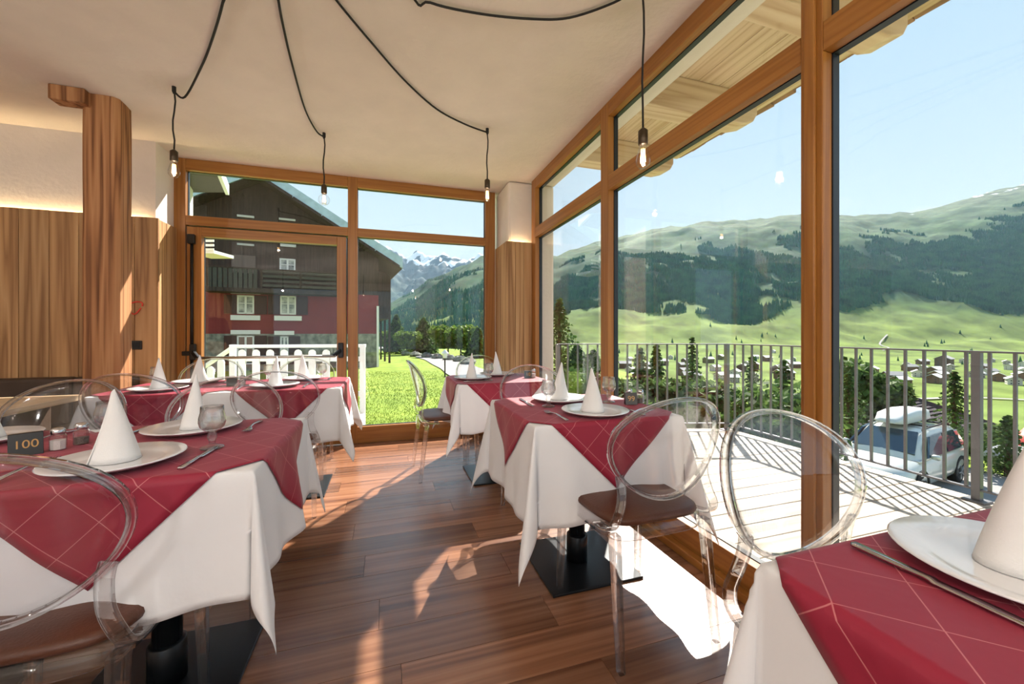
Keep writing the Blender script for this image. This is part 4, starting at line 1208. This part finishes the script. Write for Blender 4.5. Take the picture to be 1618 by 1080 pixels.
# ---- lantern by the lane
lp = ground_at(703, 17); la = empty('garden_lantern', lp); tag(la, 'small white lantern on a dark post by the lane', 'lantern')
MB().tube([(0, 0, 0), (0, 0, .85)], .03).build('post', M['black'], la)
MB().lathe([(.0, .85), (.08, .85), (.12, 1.05), (.0, 1.05)], 6).build('lantern_glass', whitef, la)
MB().lathe([(.17, 1.05), (.15, 1.08), (.03, 1.2), (0, 1.22)], 6).build('cap', whitef, la)
for k in range(7):
    p = ground_at(640 + k * 17 + random.uniform(-3, 3), 42 - k * 2.4)
    b = MB(); b.lathe([(.0, -.1), (.55, 0), (.6, .25), (.3, .5), (0, .55)], 7)
    b.v = [(x * random.uniform(.8, 1.2), y * random.uniform(.8, 1.2), z * random.uniform(.8, 1.1)) for x, y, z in b.v]
    o = b.build('boulder', stone); o.location = p; tag(o, 'grey boulder on the lane edge, ' + ('nearest the chalet', 'second from the chalet', 'third from the chalet', 'left of the lantern', 'behind the lantern', 'right of the lantern', 'nearest the window jamb')[k], 'boulder', 'boulders along the lane')
# ------------------------------------------------------------------ parked car
car_paint = mat('car_silver', srgb(214, 214, 208), .25, metal=.35, spec=.6, coat=.6)
cglass = mat('car_glass', srgb(40, 62, 78), .06, spec=.9)
tyre = mat('tyre', srgb(24, 24, 26), .85)
alloy = mat('alloy', srgb(190, 192, 196), .3, metal=.8)
car = empty('car', (14.55, 7.75, -3.30), math.radians(190)); tag(car, 'silver estate car with a grey roof box parked in the yard', 'car')
# body: sections along x (front +x), each a half outline mirrored
def loft(secs, name, material, parent, smooth=True, bevel=0):
    m = MB(); n = None
    for x, half in secs:
        ring = [(x, y, z) for y, z in half] + [(x, -y, z) for y, z in reversed(half)]
        n = len(ring); m.v += ring
    k = len(secs)
    for i in range(k - 1):
        for q in range(n): m.f.append((i * n + q, i * n + (q + 1) % n, (i + 1) * n + (q + 1) % n, (i + 1) * n + q))
    m.f.append(tuple(reversed(range(n)))); m.f.append(tuple((k - 1) * n + q for q in range(n)))
    return m.build(name, material, parent, smooth, bevel)
def sec(x, hw, zb, zs, zt, crown=.03):
    return (x, [(hw * .80, zb), (hw * .97, zb + .12), (hw, zb + .3), (hw * .985, zs), (hw * .86, zt), (hw * .45, zt + crown), (0.001, zt + crown * 1.3)])
body = loft([sec(-2.26, .72, .55, .80, .98), sec(-2.20, .84, .40, .85, 1.03), sec(-1.9, .91, .30, .90, 1.06), sec(-1.2, .925, .26, .92, 1.05), sec(0, .925, .25, .90, 1.02), sec(.75, .925, .26, .88, 1.02), sec(1.2, .92, .28, .86, 1.0), sec(1.75, .90, .30, .78, .93), sec(2.05, .86, .32, .70, .84), sec(2.24, .74, .36, .62, .72), sec(2.30, .60, .42, .56, .62)], 'body', car_paint, car)
def gsec(x, hwb, hwt, zb, zt): return (x, [(hwb, zb), (hwb * .98, zb + .05), (hwt * 1.02, zt - .10), (hwt * .93, zt - .02), (hwt * .5, zt + .02), (.001, zt + .03)])
loft([gsec(-2.18, .72, .62, .98, 1.12), gsec(-2.02, .80, .62, 1.0, 1.52), gsec(-1.75, .84, .64, 1.0, 1.61), gsec(-.9, .86, .67, 1.0, 1.66), gsec(0, .86, .67, 1.0, 1.66), gsec(.35, .86, .66, 1.0, 1.60), gsec(.75, .86, .66, .99, 1.36), gsec(1.28, .84, .70, .96, 1.05)], 'cabin', car_paint, car)
def pane(pts, name): MB().prism(pts, (Vector(pts[1]) - Vector(pts[0])).cross(Vector(pts[2]) - Vector(pts[0])).normalized() * -.045).build(name, cglass, car)
pane([(.40, -.54, 1.60), (.40, .54, 1.60), (1.12, .69, 1.12), (1.12, -.69, 1.12)], 'windscreen')
for s in (-1, 1):
    f = (lambda p: [(x, y * s, z) for x, y, z in p]) if s > 0 else (lambda p: [(x, y * s, z) for x, y, z in reversed(p)])
    pane(f([(.92, .868, 1.06), (.34, .715, 1.53), (-.35, .735, 1.57), (-.35, .872, 1.06)]), 'side_window')
    pane(f([(-.42, .872, 1.06), (-.42, .735, 1.57), (-1.25, .725, 1.555), (-1.38, .868, 1.06)]), 'side_window')
    pane(f([(-1.45, .866, 1.07), (-1.33, .722, 1.55), (-1.68, .705, 1.52), (-1.95, .80, 1.10)]), 'side_window')
    mi = MB().lathe([(0, -.09), (.06, -.085), (.085, -.03), (.085, .05), (.05, .085), (0, .09)], 10)
    mi.v = [(x * .75 + .78, z * 1.1 * s + 1.0 * s, y * .85 + 1.10) for x, y, z in mi.v]
    mi.build('wing_mirror', car_paint, car, True)
    for wx in (-1.38, 1.40):
        w = MB(); prof = [(.20, -.11), (.30, -.115), (.345, -.09), (.355, 0), (.345, .09), (.30, .115), (.20, .11)]
        w.lathe(prof, 26); w.v = [(wx + x, s * .80 + z, .355 + y) for x, y, z in w.v]
        wo = w.build('wheel', tyre, car, True)
        rm = MB(); rm.lathe([(0, .095), (.05, .10), (.06, .085), (.215, .08), (.235, .115), (.235, .02), (0, .02)], 26)
        rm.v = [(wx + x, s * (.80 + z), .355 + y) for x, y, z in rm.v]; rm.build('rim', alloy, wo, True)
        hb = MB()
        for k in range(5):
            a = k * 2 * math.pi / 5
            hb.bar((wx, s * .915, .355), (wx + .21 * math.cos(a), s * .915, .355 + .21 * math.sin(a)), .05, .03)
        hb.build('spokes', tyre if False else alloy, wo)
        ar = MB(); ring = [(wx + .42 * math.cos(a), s * .90, .36 + .42 * math.sin(a)) for a in np.linspace(-.15, math.pi + .15, 15)]
        ar.sweep(ring, [(-.045, -.035), (.045, -.035), (.045, .035), (-.045, .035)], up=(0, 1, 0)); ar.build('wheel_arch', tyre, car)
    MB().sweep(smooth_path([(.30, .60 * s, 1.66), (.15, .60 * s, 1.72), (-1.4, .60 * s, 1.71), (-1.6, .60 * s, 1.63)]), [(-.018, -.018), (.018, -.018), (.018, .018), (-.018, .018)]).build('roof_rail', M['black'], car)
    hl = MB().prism([(2.255, .40 * s, .60), (2.16, .76 * s, .62), (2.10, .80 * s, .72), (2.20, .42 * s, .72)], (.035, 0, .01)); hl.build('headlamp', cglass, car)
    MB().prism([(2.29, .05 * s, .55), (2.29, .30 * s, .55), (2.262, .33 * s, .70), (2.262, .05 * s, .70)], (.035, 0, .0)).build('grille', M['black'], car)
    fo = MB().lathe([(0, 0), (.07, 0), (.06, .03), (0, .035)], 12); fo.v = [(2.18 + z, .62 * s + x, .46 + y * .7) for x, y, z in fo.v]; fo.build('fog_lamp', cglass, car)
MB().box(2.27, 2.325, -.55, .55, .40, .50).build('bumper_intake', M['black'], car, bevel=.02)
for x in (-.2, -1.1): MB().box(x - .03, x + .03, -.62, .62, 1.71, 1.75).build('roof_bar', M['black'], car)
bx = MB(); 
for x, hw, z0, z1 in ((-1.55, .30, 1.80, 2.0), (-1.45, .36, 1.77, 2.08), (-.6, .38, 1.76, 2.12), (.2, .37, 1.76, 2.06), (.5, .30, 1.78, 1.93), (.58, .22, 1.80, 1.86)):
    bx.v += [(x, y - .1, z) for y, z in ((-hw, z0 + .05), (-hw * .9, z1 - .04), (-hw * .6, z1), (hw * .6, z1), (hw * .9, z1 - .04), (hw, z0 + .05), (hw * .85, z0), (-hw * .85, z0))]
for i in range(5):
    for q in range(8): bx.f.append((i * 8 + q, i * 8 + (q + 1) % 8, (i + 1) * 8 + (q + 1) % 8, (i + 1) * 8 + q))
bx.f += [tuple(reversed(range(8))), tuple(40 + q for q in range(8))]
bx.build('roof_box', mat('roof_box', srgb(205, 208, 210), .4), car, True)
# second car half hidden at the right edge
c2 = empty('parked_van', ground_at(1690, 12.8), math.radians(160)); tag(c2, 'small red and grey van half hidden at the right picture edge', 'van')
loft([sec(-1.9, .78, .4, .8, 1.0), sec(-1.8, .85, .3, .85, 1.05), sec(1.2, .85, .3, .85, 1.02), sec(1.9, .7, .35, .7, .85)], 'body', mat('van_grey', srgb(90, 100, 112), .4), c2)
loft([gsec(-1.8, .8, .7, 1.0, 1.7), gsec(.5, .8, .7, 1.0, 1.7), gsec(1.2, .8, .68, 1.0, 1.1)], 'roof', mat('van_red', srgb(206, 60, 44), .4), c2)
for wx in (-1.2, 1.2):
    for s in (-1, 1):
        w = MB(); w.lathe([(.18, -.1), (.32, -.1), (.33, .1), (.18, .1)], 16); w.v = [(wx + x, s * .75 + z, .33 + y) for x, y, z in w.v]; w.build('wheel', tyre, c2, True)

# ---- roof of the house below the yard
seam = mat('dark_sheet_roof', srgb(74, 70, 74), .95, spec=.05, var=.08, vscale=2)
A, B = at(1394, 614, 28.7), at(1577, 690, 15.4); B.z = A.z
bn = empty('barn', (A.x, A.y, A.z - 5)); tag(bn, 'barn with dark ribbed sheet roof below the yard', 'building')
o_ = Vector((A.x, A.y, A.z - 5)); d = (B - A).normalized(); side = Vector((d.y, -d.x, 0))
if side.dot(Vector((-CS, SN, 0))) < 0: side = -side
LB = (B - A).length
for sg in (1, -1):
    e0 = A + side * sg * (3.4 if sg > 0 else 5.2) - Vector((0, 0, 1.3 if sg > 0 else 1.9))
    MB().prism([A - o_, B - o_, e0 + d * LB - o_, e0 - o_], (0, 0, .12)).build('roof_sheet', seam, bn)
    n = int(LB / .75)
    for i in range(n + 1):
        p = A + d * (LB * i / n) + Vector((0, 0, .14)); q_ = e0 + d * (LB * i / n) + Vector((0, 0, .14))
        MB().bar(p - o_, q_ - o_, .05, .09).build('roof_seam', seam, bn)
w0 = A + side * 3.0; w1_ = A - side * 4.6; dn = Vector((0, 0, -5.5))
MB().prism([w0 + dn - o_, w1_ + dn - o_, w1_ - Vector((0, 0, 1.7)) - o_, A - Vector((0, 0, .05)) - o_, w0 - Vector((0, 0, 1.15)) - o_], d * LB).build('timber_wall', dark_wood, bn)
dm = A.lerp(B, .35) + side * 1.6 - Vector((0, 0, .5)) - o_
MB().prism([dm + Vector((0, 0, -.1)), dm + d * 1.6 + Vector((0, 0, -.1)), dm + d * 1.6 + Vector((0, 0, .5)), dm + d * .8 + Vector((0, 0, 1.0)), dm + Vector((0, 0, .5))], side * 1.2).build('dormer', seam, bn)

# ------------------------------------------------------------------ valley and mountains (metres, at their real distance)
def vnoise(x, y, s, seed, octv=4):
    r = np.random.default_rng(seed); out = 0
    for o in range(octv):
        for _ in range(4):
            a = r.uniform(0, 6.28); f = (2.0 ** o) / s * r.uniform(.7, 1.3); ph = r.uniform(0, 6.28)
            out = out + np.sin((x * math.cos(a) + y * math.sin(a)) * f * 6.28 + ph + 1.3 * np.sin((x * math.sin(a) - y * math.cos(a)) * f * 3.1 + ph)) * .5 ** o / 4
    return out
E1 = ([-400, 300, 500, 560, 600, 630, 680, 720, 768, 820, 878, 950, 1010, 1060, 1120, 1170, 1220, 1265, 1330, 1400, 1460, 1500, 1560, 1618, 1800, 2300],
      [60, 40, 20, 22, 36, 54, 84, 105, 126, 128, 122, 146, 160, 169, 176, 178, 183, 188, 186, 188, 193, 205, 222, 236, 275, 330])
RD = np.array([40, 120, 300, 850, 1000, 1150, 1350, 1700, 2150, 2500, 2900, 3500.])
RF = np.array([-9, -30, -52, -56, -46, -18, .082, .27, .57, .80, 1.0, .88])
LD = np.array([62, 120, 300, 700, 1000, 1300, 1800, 2500, 3100.])
LFz = np.array([-4.5, -14, -32, -38, -22, .10, .46, 1.0, .86])
def far_z(px, d):
    px = np.asarray(px, float); d = np.asarray(d, float)
    e = np.interp(px, *E1) / F_PX
    zr, zl = e * 2900, e * 2500
    def prof(D, Fv, ridge):
        z0 = np.interp(d, D, np.where(np.abs(Fv) <= 1.0, 0, Fv)); f0 = np.interp(d, D, np.where(np.abs(Fv) <= 1.0, Fv, 0))
        return z0 + f0 * ridge
    z = prof(RD, RF, zr) * ss(770, 870, px) + prof(LD, LFz, zl) * (1 - ss(770, 870, px))
    r = (px - CX) / F_PX * d; X = r * CS + d * SN; Y = d * CS - r * SN
    up = ss(900, 1700, d)
    z = z + ss(1500, 2600, d) * 16 * np.abs(vnoise(X, Y, 420, 41, 5)) + up * (24 * vnoise(X, Y, 700, 3) + 10 * vnoise(X, Y, 260, 5)) * ss(2900, 2300, d) * 1.0 + up * 9 * vnoise(X, Y, 300, 9)
    z = z + 9 * ss(900, 1100, d) * (1 - ss(1300, 1500, d)) * vnoise(X, Y, 240, 8)
    return z
def fxyz(px, d):
    px = np.asarray(px, float); d = np.asarray(d, float)
    r = (px - CX) / F_PX * d
    return np.stack([r * CS + d * SN, d * CS - r * SN, far_z(px, d)], -1)
PX = np.linspace(-300, 2300, 261); DD = np.concatenate([np.geomspace(42, 900, 34), np.linspace(930, 3300, 90)])
GPx, GD = np.meshgrid(PX, DD); V = fxyz(GPx, GD).reshape(-1, 3); nx = len(PX)
fc = [(j * nx + i, j * nx + i + 1, (j + 1) * nx + i + 1, (j + 1) * nx + i) for j in range(len(DD) - 1) for i in range(nx - 1)]
def terrain_mat(name, bands, nscale, rock=None, snow=None):
    """bands: list of (height, colour); the band edges wander with noise"""
    m_, t, out = nodes(name)
    p = t.nodes.new('ShaderNodeBsdfPrincipled'); p.inputs['Roughness'].default_value = .95; p.inputs['Specular IOR Level'].default_value = .1
    g = t.nodes.new('ShaderNodeNewGeometry'); s = t.nodes.new('ShaderNodeSeparateXYZ'); t.links.new(g.outputs['Position'], s.inputs[0])
    n = t.nodes.new('ShaderNodeTexNoise'); n.inputs['Scale'].default_value = nscale; n.inputs['Detail'].default_value = 6
    t.links.new(g.outputs['Position'], n.inputs['Vector'])
    lo, hi = bands[0][0], bands[-1][0]
    mr = t.nodes.new('ShaderNodeMapRange'); mr.inputs['From Min'].default_value = lo; mr.inputs['From Max'].default_value = hi; t.links.new(s.outputs['Z'], mr.inputs[0])
    ad = t.nodes.new('ShaderNodeMath'); ad.operation = 'MULTIPLY_ADD'; ad.inputs[1].default_value = .22; t.links.new(n.outputs['Fac'], ad.inputs[0]); t.links.new(mr.outputs[0], ad.inputs[2])
    sb = t.nodes.new('ShaderNodeMath'); sb.operation = 'SUBTRACT'; sb.inputs[1].default_value = .11; t.links.new(ad.outputs[0], sb.inputs[0])
    r = t.nodes.new('ShaderNodeValToRGB'); el = r.color_ramp.elements
    while len(el) > 1: el.remove(el[-1])
    el[0].position = 0; el[0].color = bands[0][1]
    for h, c in bands[1:]: x = el.new((h - lo) / (hi - lo)); x.color = c
    t.links.new(sb.outputs[0], r.inputs[0]); col = r.outputs[0]
    n2 = t.nodes.new('ShaderNodeTexNoise'); n2.inputs['Scale'].default_value = nscale * 7; n2.inputs['Detail'].default_value = 7
    t.links.new(g.outputs['Position'], n2.inputs['Vector'])
    hs = t.nodes.new('ShaderNodeHueSaturation'); t.links.new(col, hs.inputs['Color'])
    m2 = t.nodes.new('ShaderNodeMapRange'); m2.inputs['From Min'].default_value = .3; m2.inputs['From Max'].default_value = .7; m2.inputs['To Min'].default_value = .55; m2.inputs['To Max'].default_value = 1.4
    t.links.new(n2.outputs['Fac'], m2.inputs[0]); t.links.new(m2.outputs[0], hs.inputs['Value']); col = hs.outputs[0]
    if snow:
        z0, z1, th = snow
        ms = t.nodes.new('ShaderNodeMapRange'); ms.inputs['From Min'].default_value = z0; ms.inputs['From Max'].default_value = z1; t.links.new(s.outputs['Z'], ms.inputs[0])
        n3 = t.nodes.new('ShaderNodeTexNoise'); n3.inputs['Scale'].default_value = nscale * 3; n3.inputs['Detail'].default_value = 6; n3.inputs['Distortion'].default_value = .8
        t.links.new(g.outputs['Position'], n3.inputs['Vector'])
        a2 = t.nodes.new('ShaderNodeMath'); a2.operation = 'MULTIPLY_ADD'; a2.inputs[1].default_value = .45; t.links.new(ms.outputs[0], a2.inputs[0]); t.links.new(n3.outputs['Fac'], a2.inputs[2])
        rr = t.nodes.new('ShaderNodeValToRGB'); rr.color_ramp.elements[0].position = th; rr.color_ramp.elements[1].position = th + .04
        t.links.new(a2.outputs[0], rr.inputs[0])
        mm = t.nodes.new('ShaderNodeMix'); mm.data_type = 'RGBA'; mm.inputs[7].default_value = srgb(240, 244, 248)
        t.links.new(rr.outputs[0], mm.inputs[0]); t.links.new(col, mm.inputs[6]); col = mm.outputs[2]
    t.links.new(col, p.inputs['Base Color']); t.links.new(p.outputs[0], out.inputs[0])
    return m_
tm1 = terrain_mat('valley_slopes', [(-80, srgb(98, 118, 54)), (20, srgb(108, 124, 60)), (85, srgb(90, 110, 54)), (150, srgb(58, 84, 50)), (420, srgb(56, 84, 54)), (560, srgb(70, 94, 58)), (760, srgb(76, 96, 66)), (1000, srgb(92, 102, 80))], .0022, snow=(600, 1150, .93))
me = bpy.data.meshes.new('mountain_side'); me.from_pydata([tuple(p) for p in V], [], fc); me.polygons.foreach_set('use_smooth', [True] * len(me.polygons))
mt = link('mountain_slope', me, tm1); tag(mt, 'green valley floor and wooded mountain side across the valley', kind='structure')
# snowy range behind
E2 = ([200, 480, 540, 575, 600, 622, 640, 660, 680, 700, 715, 735, 750, 770, 810, 880, 1100], [120, 150, 150, 162, 146, 128, 121, 124, 118, 126, 122, 119, 124, 130, 126, 110, 90])
PX2 = np.linspace(200, 1100, 301); D2 = np.linspace(4200, 7600, 100)
g1, g2 = np.meshgrid(PX2, D2); e = np.interp(g1, *E2) / F_PX * 6400
fr2 = np.interp(g2, [4200, 5200, 5900, 6400, 7600], [.05, .42, .78, 1.0, .8])
r = (g1 - CX) / F_PX * g2; X = r * CS + g2 * SN; Y = g2 * CS - r * SN
Z = e * fr2 - 40 + 110 * vnoise(X, Y, 1500, 21) * ss(6500, 5600, g2) + 170 * np.abs(vnoise(X, Y, 900, 22, 7)) - 25
V2 = np.stack([X, Y, Z], -1).reshape(-1, 3); n2 = len(PX2)
me = bpy.data.meshes.new('snowy_range'); me.from_pydata([tuple(p) for p in V2], [], [(j * n2 + i, j * n2 + i + 1, (j + 1) * n2 + i + 1, (j + 1) * n2 + i) for j in range(len(D2) - 1) for i in range(n2 - 1)])
me.polygons.foreach_set('use_smooth', [True] * len(me.polygons))
tm2 = terrain_mat('alpine_rock', [(0, srgb(40, 62, 46)), (300, srgb(54, 74, 56)), (800, srgb(70, 82, 80)), (1500, srgb(72, 80, 88))], .0016, snow=(700, 1400, .78))
m2o = link('mountain_range', me, tm2); tag(m2o, 'distant mountain range streaked with snow behind the lane', kind='structure')

# forest: thousands of small conifers
def forest(name, px, d, hmin, hmax, material, label):
    base = fxyz(px, d); n = len(px)
    h = rng.uniform(hmin, hmax, n); w = h * rng.uniform(.20, .30, n); a0 = rng.uniform(0, 6.28, n); k = 5
    vs = np.zeros((n, k + 1, 3))
    for i in range(k):
        vs[:, i, 0] = base[:, 0] + w * np.cos(a0 + i * 2 * math.pi / k); vs[:, i, 1] = base[:, 1] + w * np.sin(a0 + i * 2 * math.pi / k); vs[:, i, 2] = base[:, 2] - 1
    vs[:, k] = base; vs[:, k, 2] += h
    idx = np.arange(n)[:, None] * (k + 1)
    f = np.concatenate([np.stack([idx[:, 0] + i, idx[:, 0] + (i + 1) % k, idx[:, 0] + k], -1) for i in range(k)])
    me = bpy.data.meshes.new(name); me.from_pydata(vs.reshape(-1, 3).tolist(), [], f.tolist())
    o = link(name, me, material); tag(o, label, 'forest', kind='stuff'); return o
fmat = mat('forest_green', srgb(26, 72, 48), .9, col2=srgb(56, 104, 60), vscale=.02, spec=.1)
N = 60000
px = rng.uniform(840, 1720, N); d = rng.uniform(1230, 2350, N)
P3 = fxyz(px, d); nn = vnoise(P3[:, 0], P3[:, 1], 420, 31) + .5 * vnoise(P3[:, 0], P3[:, 1], 130, 32)
lo = 1360 + 90 * np.sin(px / 70.) + 140 * ss(1180, 1260, px) * ss(1340, 1290, px)
keep = (nn > -.28 + 1.3 * ss(1850, 2350, d) - .35 * ss(1360, 1600, d)) & (d > lo)
forest('forest', px[keep], d[keep], 11, 21, fmat, 'dense conifer forest on the mountain side across the valley')
px = rng.uniform(560, 850, 14000); d = rng.uniform(700, 2400, 14000)
P3 = fxyz(px, d); nn = vnoise(P3[:, 0], P3[:, 1], 420, 33)
keep = (nn > -.55 + 1.1 * ss(1700, 2400, d))
forest('forest', px[keep], d[keep], 11, 20, fmat, 'blue-green conifer forest seen through the far window')
px = rng.uniform(960, 1700, 260); d = rng.uniform(700, 1250, 260); nn = vnoise(px * 3, d, 200, 35); keep = nn > .28
forest('forest', px[keep], d[keep], 8, 14, fmat, 'scattered dark trees on the valley meadows')

# ------------------------------------------------------------------ village in the valley
hw_ = [mat('house_wall_' + str(i), c, .9) for i, c in enumerate((srgb(205, 200, 190), srgb(120, 92, 72), srgb(182, 172, 160), srgb(96, 76, 62)))]
hr_ = [mat('house_roof_' + str(i), c, .8, var=.1, vscale=.5) for i, c in enumerate((srgb(196, 194, 192), srgb(150, 148, 148), srgb(222, 220, 216)))]
hwin = mat('house_window', srgb(50, 56, 62), .3)
def house_meshes(L, Wd, H):
    b = MB().prism([(-L / 2, -Wd / 2, -3), (-L / 2, Wd / 2, -3), (-L / 2, Wd / 2, H), (-L / 2, 0, H + Wd * .27), (-L / 2, -Wd / 2, H)], (L, 0, 0)).mesh('walls')
    r = MB()
    for s in (-1, 1):
        r.prism([(-L / 2 - .9, 0, H + Wd * .27 + .3), (-L / 2 - .9, s * (Wd / 2 + 1), H - .25), (-L / 2 - .9, s * (Wd / 2 + 1), H + .15), (-L / 2 - .9, 0, H + Wd * .27 + .7)], (L + 1.8, 0, 0))
    w = MB()
    for fl in range(2):
        for k in range(4):
            x = -L / 2 + L * (k + .5) / 4
            for s in (-1, 1): w.box(x - .5, x + .5, s * Wd / 2 - .06, s * Wd / 2 + .06, 1 + fl * 2.7, 2.3 + fl * 2.7)
        for y in (-Wd / 4, Wd / 4): w.box(-L / 2 - .06, -L / 2 + .06, y - .5, y + .5, 1 + fl * 2.7, 2.3 + fl * 2.7)
    return b, r.mesh('roof'), w.mesh('windows')
variants = [house_meshes(L, Wd, H) for L, Wd, H in ((12, 10, 6), (15, 11, 6.5), (10, 9, 5.5), (18, 12, 8))]
HP = []
def house(px, py, k, label=None, sc=1.0, rz=None):
    ds = np.arange(250., 1200., 3.); below = CAM_H - (py - HY) / F_PX * ds <= far_z(np.full_like(ds, px), ds)
    d = float(ds[np.argmax(below)]) if below.any() else 1200.
    p = fxyz(px, d)
    if any((Vector(p) - Vector(q)).length < 21 for q in HP): return
    HP.append(p); o = empty('house', p, rz if rz is not None else random.uniform(-.5, .9)); o.scale = (sc, sc, sc)
    wn, rn = ('white', 'brown', 'beige', 'dark timber')[k % 4], ('light grey', 'slate grey', 'pale')[(k * 7 // 3) % 3]
    side_ = 'past the car' if px > 1318 else 'above the hedge'
    tag(o, label or wn + ' village house with a ' + rn + ' roof ' + side_, 'house', 'village houses in the valley')
    b, r, w = variants[k % 4]
    for nm, me, mm in (('walls', b, hw_[k % 4]), ('roof', r, hr_[(k * 7 // 3) % 3]), ('windows', w, hwin)):
        c = me.copy(); link(nm, c, mm, o)
random.seed(5)
house(1492, 578, 3, 'long pale hotel block, the largest building of the village', 1.55, .25)
house(1222, 557, 0, 'lone barn on the meadow above the village', .8)
hl = []
for k in range(220):
    px = random.uniform(1318, 1700) if k < 150 else random.uniform(970, 1262)
    t = random.random()
    if k < 150:
        cy = 592 + 10 * math.sin((px - 1318) / 45.); py = cy + random.uniform(-17, 17)
    else: py = random.uniform(566, 604)
    if any(abs(px - a) < 16 and abs(py - b) < 5 for a, b in hl): continue
    hl.append((px, py)); house(px, py, k)
# pale lane across the meadow below the village
def far_strip(name, pts, w, label):
    m = MB(); pts = smooth_path([fxyz(*p) for p in pts], 5)
    P_ = [Vector(p) for p in pts]
    for i, p in enumerate(P_):
        t = (P_[min(i + 1, len(P_) - 1)] - P_[max(i - 1, 0)]).normalized(); s = Vector((t.y, -t.x, 0)) * w
        m.v += [tuple(p + s + Vector((0, 0, 1.2))), tuple(p - s + Vector((0, 0, 1.2)))]
    m.f = [(2 * i, 2 * i + 1, 2 * i + 3, 2 * i + 2) for i in range(len(P_) - 1)]
    o = m.build(name, asphalt); tag(o, label, kind='structure')
far_strip('road_valley', [(1300, 330), (1440, 318), (1530, 325), (1640, 310), (1800, 290)], 3.0, 'pale road crossing the meadow below the village')
far_strip('road_track', [(1395, 1010), (1404, 1060), (1390, 1120), (1402, 1180)], 2.2, 'stony track climbing the meadow towards the forest')

# ------------------------------------------------------------------ summer haze filling the valley air
hz, t, out = nodes('valley_haze')
vs_ = t.nodes.new('ShaderNodeVolumeScatter'); vs_.inputs['Color'].default_value = (.40, .70, 1, 1); vs_.inputs['Density'].default_value = .00004; vs_.inputs['Anisotropy'].default_value = 0.1
t.links.new(vs_.outputs[0], out.inputs['Volume'])
a, b_, c_, d_ = at(-200, HY, 330), at(2300, HY, 330), at(2300, HY, 8000), at(-200, HY, 8000)
hb = MB().prism([(p.x, p.y, -90) for p in (a, b_, c_, d_)], (0, 0, 1700)).build('haze', hz); tag(hb, 'thin blue summer haze in the valley air', 'haze', kind='stuff')
